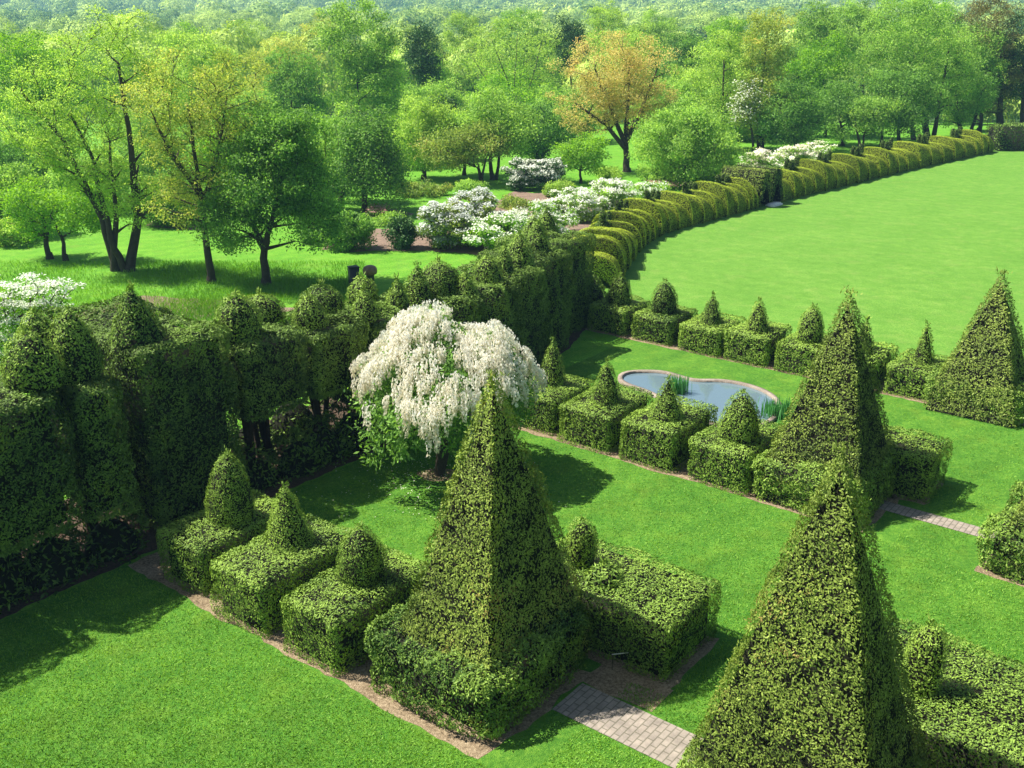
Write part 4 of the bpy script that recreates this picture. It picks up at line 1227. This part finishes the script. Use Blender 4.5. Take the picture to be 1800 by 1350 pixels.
# ------------------------------------------------------------ wisteria standard
def wisteria():
    bx, by = ground(772, 835)
    root = empty('wisteria_tree', (bx, by, 0), label='white wisteria trained as a small tree, covered in hanging blossom', cat='tree')
    mb = MB()
    tube(mb, [(0, 0, -.02), (.05, .0, .5), (-.05, .03, 1.1), (.08, 0, 1.8), (.1, 0, 2.4)], .13, .09, 9)
    tube(mb, [(0.06, 0.05, -.02), (.2, .04, .6), (.12, .0, 1.2), (-.02, 0, 1.9), (.1, .1, 2.5)], .07, .06, 8)
    mb.build('trunk', M['bark'], root)
    cx, cy = .15, 0.1
    arms = []
    mbb = MB()
    for k in range(26):
        a = k * 2.4; r = random.uniform(1.2, 2.2)
        e = Vector((cx + math.cos(a) * r, cy + math.sin(a) * r, random.uniform(2.2, 3.2)))
        pts = bend((.1, 0, random.uniform(2.0, 2.5)), e, 5, .1, -.15)
        tube(mbb, pts, .05, .012, 6)
    mbb.build('branch', M['bark'], root)
    # umbrella surface
    def surf(n, r0=0., r1=1., lift=0):
        th = RNG.uniform(0, 2 * math.pi, n); rr = np.sqrt(RNG.uniform(r0 ** 2, r1 ** 2, n))
        R = 2.05 * (1 + .10 * np.sin(th * 3 + .5) + .07 * np.sin(th * 7))
        x = cx + np.cos(th) * rr * R; y = cy + np.sin(th) * rr * R
        z = 3.95 - 1.40 * rr ** 2.2 + .42 * noise(np.stack([x, y, x * 0], 1), .75, 8)
        N = unit(np.stack([np.cos(th) * rr * 1.1, np.sin(th) * rr * 1.1, 1.15 - rr * .8], 1))
        return np.stack([x, y, z], 1), N, rr, th
    lb = MB()
    P, N, rr, th = surf(15000)
    P = P - N * RNG.uniform(0, .5, (len(P), 1)); P[:, 2] -= RNG.uniform(0, 1, len(P)) ** 2 * .5
    leaves(lb, P, N, .12, .05, .9, 0, tint=np.clip(.6 + .4 * noise(P, .4, 2), 0, 1), droop=.3)
    # hanging leafy curtains
    for k in range(36):
        a = random.uniform(0, 6.28); r = random.uniform(.7, 1.0) * 2.1
        x, y = cx + math.cos(a) * r, cy + math.sin(a) * r; zt = random.uniform(2.1, 2.6); L = random.uniform(.5, 1.5)
        n = int(230 * L)
        t = RNG.uniform(0, 1, n)
        w = .26 * (1 - t * .6)
        Q = np.stack([x + RNG.normal(0, 1, n) * w, y + RNG.normal(0, 1, n) * w, zt - t * L], 1)
        Q = Q[Q[:, 2] > .5]; n = len(Q)
        if n == 0: continue
        leaves(lb, Q, unit(Q - np.array([cx, cy, 1.5]) + RNG.normal(size=(n, 3)) * .5), .12, .05, .9, 0, droop=.4, tint=RNG.uniform(.3, .9, n))
    lb.build('foliage', [M['deep']], root)
    # racemes: tapering hanging clusters
    fb = MB()
    n = 1000
    P, N, rr, th = surf(n, 0, 1.03)
    w = noise(np.stack([P[:, 0], P[:, 1], P[:, 2]], 1), .55, 21)
    lit = (-(np.cos(th) * .35)) 
    keep = (w * 1.5 + RNG.uniform(-.3, .5, n) + .25 - 1.1 * np.clip(rr - .72, 0, 1)) > 0
    P, N = P[keep], N[keep]
    # a second tier lower down on the rim
    P2, N2, _, _ = surf(190, .85, 1.06); P2[:, 2] -= RNG.uniform(.05, .5, len(P2))
    w2 = noise(P2, .5, 23) > .1
    P = np.concatenate([P, P2[w2]]); N = np.concatenate([N, N2[w2]])
    for p, nn in zip(P, N):
        L = random.uniform(.32, .62); k = 56
        t = RNG.uniform(0, 1, k)
        rad = .062 * np.clip(1.12 - t, 0, 1) ** .6 + .006
        a = RNG.uniform(0, 6.28, k)
        o = p + nn * .06 + np.array([0, 0, .12])
        out = nn * .14
        arch = np.sin(np.clip(t * 3, 0, 1) * math.pi / 2)
        Q = np.stack([o[0] + out[0] * arch + np.cos(a) * rad, o[1] + out[1] * arch + np.sin(a) * rad, o[2] - t * L], 1)
        Nn = np.stack([np.cos(a), np.sin(a), np.full(k, .12)], 1)
        leaves(fb, Q, unit(Nn), .07, .042, .2, 0, tint=np.clip(1.15 - t * .95 + random.uniform(-.35, .15) + RNG.normal(0, .1, k), 0, 1), droop=1.3)
    fb.build('blossom', [M['cream']], root)
    wx, wy = bx, by
    sheet('soil', [(wx + .55 * math.cos(a) * (1 + .15 * math.sin(3 * a)), wy + .38 * math.sin(a)) for a in np.linspace(0, 6.28, 24)[:-1]], .009, M['soil'], .03, .1)
    n = 420
    P = np.stack([wx + RNG.normal(-.2, 1.3, n), wy + RNG.normal(-.3, 1.1, n), np.full(n, .03)], 1)
    pb = MB()
    leaves(pb, P, np.tile([0, 0, 1.], (n, 1)), .035, .028, .3, .1)
    tag(pb.build('fallen_petals', [M['cream']]), 'white petals scattered on the grass below the wisteria', 'petals', kind='stuff')
wisteria()

# ------------------------------------------------------------ small things
# black upright post-like box and brown domed sculpture behind the hedge
x, y = ground(623, 503)
root = empty('lawn_bin', (x, y, 0), .5, label='black upright box on short legs on the lawn behind the hedge', cat='bin')
mb = MB()
V, T = box_tris(-.19, .19, -.19, .19, .12, .82); mb.add(V, T)
V, T = box_tris(-.21, .21, -.21, .21, .82, .86, True); mb.add(V, T)
mb.build('body', M['blackmetal'], root)
for sx in (-1, 1):
    for sy in (-1, 1):
        mb = MB(); V, T = box_tris(sx * .16 - .02, sx * .16 + .02, sy * .16 - .02, sy * .16 + .02, 0, .12); mb.add(V, T)
        mb.build('leg', M['blackmetal'], root)
x, y = ground(652, 512)
root = empty('domed_sculpture', (x, y, 0), .3, label='brown rounded dome shaped sculpture on the lawn, rising above the hedge top', cat='sculpture')
mb = MB()
V, T = lathe([(.22, 0), (.18, .3), (.17, .72)], 16); mb.add(V, T)
mb.build('pedestal', M['blackmetal'], root, smooth=True)
mb = MB()
V, T = lathe([(.18, .72), (.25, .75), (.28, .84), (.27, .96), (.22, 1.05), (.13, 1.10), (.001, 1.12)], 24); V[:, 0] *= 1.1; mb.add(V, T)
mb.build('dome', M['bronze'], root, smooth=True)

# pale handrail beside the brick path
x, y = ground(1089, 1177)
root = empty('handrail', (x, y, 0), math.radians(8), label='short pale metal rail in the dark gap behind the nearest pyramid', cat='rail')
mb = MB(); tube(mb, [(-.15, 0, .33), (.15, 0, .34)], .008, .008, 8); mb.build('rail', M['paleiron'], root)
for sx in (-.15, .15):
    mb = MB(); tube(mb, [(sx * .9, 0, 0), (sx * .9, 0, .33)], .006, .008, 6); mb.build('post', M['bark'], root)

# rough meadow grass behind the tall hedge
def turf():
    n = 170000
    px = RNG.uniform(-40, 1840, n); py = 700 + 700 * RNG.uniform(0, 1, n) ** .8
    dx = (px - 900) / F; dy = -(py - 675) / F
    k = -CAM_H / (-SP + dy * CP)
    X = dx * k; Yy = (CP + dy * SP) * k
    V = X * CG + Yy * SG; U = -X * SG + Yy * CG
    bad = ((V > 9.9) & (V < 13.2) & (U > 7.6)) | ((V > 13.1) & (V < 15.4) & (U > 6.9) & (U < 10.5)) | ((V > 9.9) & (V < 16.3) & (U < 5.8) & (U > -2)) | ((V > 20.9) & (V < 24.9) & (U > 5.7)) | ((V > 20.7) & (U < 4.4)) | (U > 18.1) | ((V > 11.6) & (V < 12.6) & (U > 5.2) & (U < 8)) | ((V > 22.3) & (V < 22.9) & (U < 7)) | ((V > 24.8) & (V < 29) & (U > 10)) | (V > 29.9)
    P = np.stack([X, Yy, np.full(n, .006)], 1)[~bad]
    mb = MB()
    leaves(mb, P, np.tile([0, 0, 1.], (len(P), 1)), .055, .014, 1.2, .35, tint=np.clip(.5 + .5 * noise(P, 1.2, 3), 0, 1))
    tag(mb.build('grass', [M['turf']]), 'short mown grass blades of the near lawns', 'grass', kind='stuff')
turf()

def meadow():
    n = 110000
    px = RNG.uniform(-150, 640, n); py = RNG.uniform(462, 600, n)
    t = (0 - CAM_H)
    dx = (px - 900) / F; dy = -(py - 675) / F
    dz = -SP + dy * CP; k = t / dz
    X = dx * k; Yy = (CP + dy * SP) * k
    keep = noise(np.stack([X, Yy, X * 0], 1), 3.0, 12) + RNG.uniform(-.6, .6, n) > -.1
    X, Yy = X[keep], Yy[keep]
    P = np.stack([X, Yy, np.full(len(X), .005)], 1)
    mb = MB()
    leaves(mb, P, np.tile([0, 0, 1.], (len(P), 1)), .17, .022, 1.3, .9, tint=np.clip(.5 + .5 * noise(P, 2, 3), 0, 1))
    tag(mb.build('long_grass', [M['grassblade']]), 'rough longer grass behind the tall hedge', 'grass', kind='stuff')
meadow()

# low seedlings along the foot of the hedges
# ------------------------------------------------------------ the wood and the hills beyond
def wood():
    rng = np.random.default_rng(5)
    def template(nq, size):
        d = unit(rng.normal(size=(nq, 3))); d[:, 2] = np.abs(d[:, 2]) * 1.0 - .15
        lump = 1 + .28 * noise(d * 2 + rng.uniform(0, 50), .75, 2)
        P = d * lump[:, None] * (rng.uniform(.86, 1.02, (nq, 1)))
        N = unit(d + rng.normal(size=(nq, 3)) * .24 + np.array([0, 0, .1]))
        R = unit(rng.normal(size=(nq, 3))); a = unit(np.cross(N, R)); b = np.cross(N, a)
        s = size * rng.uniform(.6, 1.3, (nq, 1))
        return np.stack([P - a * s + b * s * .5, P + a * s, P - b * s * .8], 1).astype(np.float32)   # nq,3,3
    def band(y0, y1, spacing, nq, size, hr, rr, nt=6, wide=.62):
        Ts = [template(nq, size) for _ in range(nt)]
        out = []; tints = []; rnds = []
        y = y0
        while y < y1:
            w = y * wide + 30
            xs = np.arange(-w, w, spacing)
            xs = xs + rng.uniform(-.45, .45, len(xs)) * spacing
            yy = y + rng.uniform(-.5, .5, len(xs)) * spacing
            zz = terrain(xs, yy)
            patch = noise(np.stack([xs, yy, xs * 0], 1), spacing * 5, 4)
            for x, yq, z, pt in zip(xs, yy, zz, patch):
                R = rng.uniform(*rr); Hh = rng.uniform(*hr)
                T = Ts[rng.integers(nt)]
                a = rng.uniform(0, 6.28); c, s = math.cos(a), math.sin(a)
                Q = T.copy()
                X = Q[..., 0] * c - Q[..., 1] * s; Yv = Q[..., 0] * s + Q[..., 1] * c
                tall = rng.uniform(.8, 1.5)
                Q = np.stack([X * R + x, Yv * R + yq, Q[..., 2] * R * tall + z + Hh - R * tall], -1)
                out.append(Q)
                kind = np.clip(.5 + .4 * pt + rng.normal(0, .36), 0, 1)
                tints.append(np.full(nq, kind)); rnds.append(rng.uniform(0, 1, nq))
            y += spacing * .85
        Q = np.concatenate(out).reshape(-1, 3)
        mb.add(Q, np.arange(len(Q)).reshape(-1, 3), 0, np.concatenate(rnds), np.concatenate(tints))
    mb = MB()
    band(130, 250, 9.5, 2300, .05, (7, 13.5), (3.6, 5.8))
    band(250, 520, 12.5, 1300, .06, (7, 15), (4.8, 7.8), wide=.55)
    band(520, 1700, 20, 260, .10, (7, 19), (7.5, 12.5), wide=.53)
    tag(mb.build('far_wood', [M['woodcanopy']]), 'spring green woodland stretching to the hazy hills', 'wood', kind='stuff')
wood()

# ------------------------------------------------------------ haze
mb = MB()
V, T = box_tris(-2600, 2600, -70, 3300, -12, 190, True)
mb.add(V, T)
hz = mb.build('haze', [])
m, nt, out = newmat('haze_air')
pv = nt.nodes.new('ShaderNodeVolumePrincipled')
pv.inputs['Color'].default_value = (.36, .70, 1.0, 1)
pv.inputs['Density'].default_value = .00042
pv.inputs['Anisotropy'].default_value = .2
nt.links.new(pv.outputs[0], out.inputs['Volume'])
hz.data.materials.clear(); hz.data.materials.append(m)
tag(hz, 'pale blue air between the garden and the far hills', 'haze', kind='stuff')
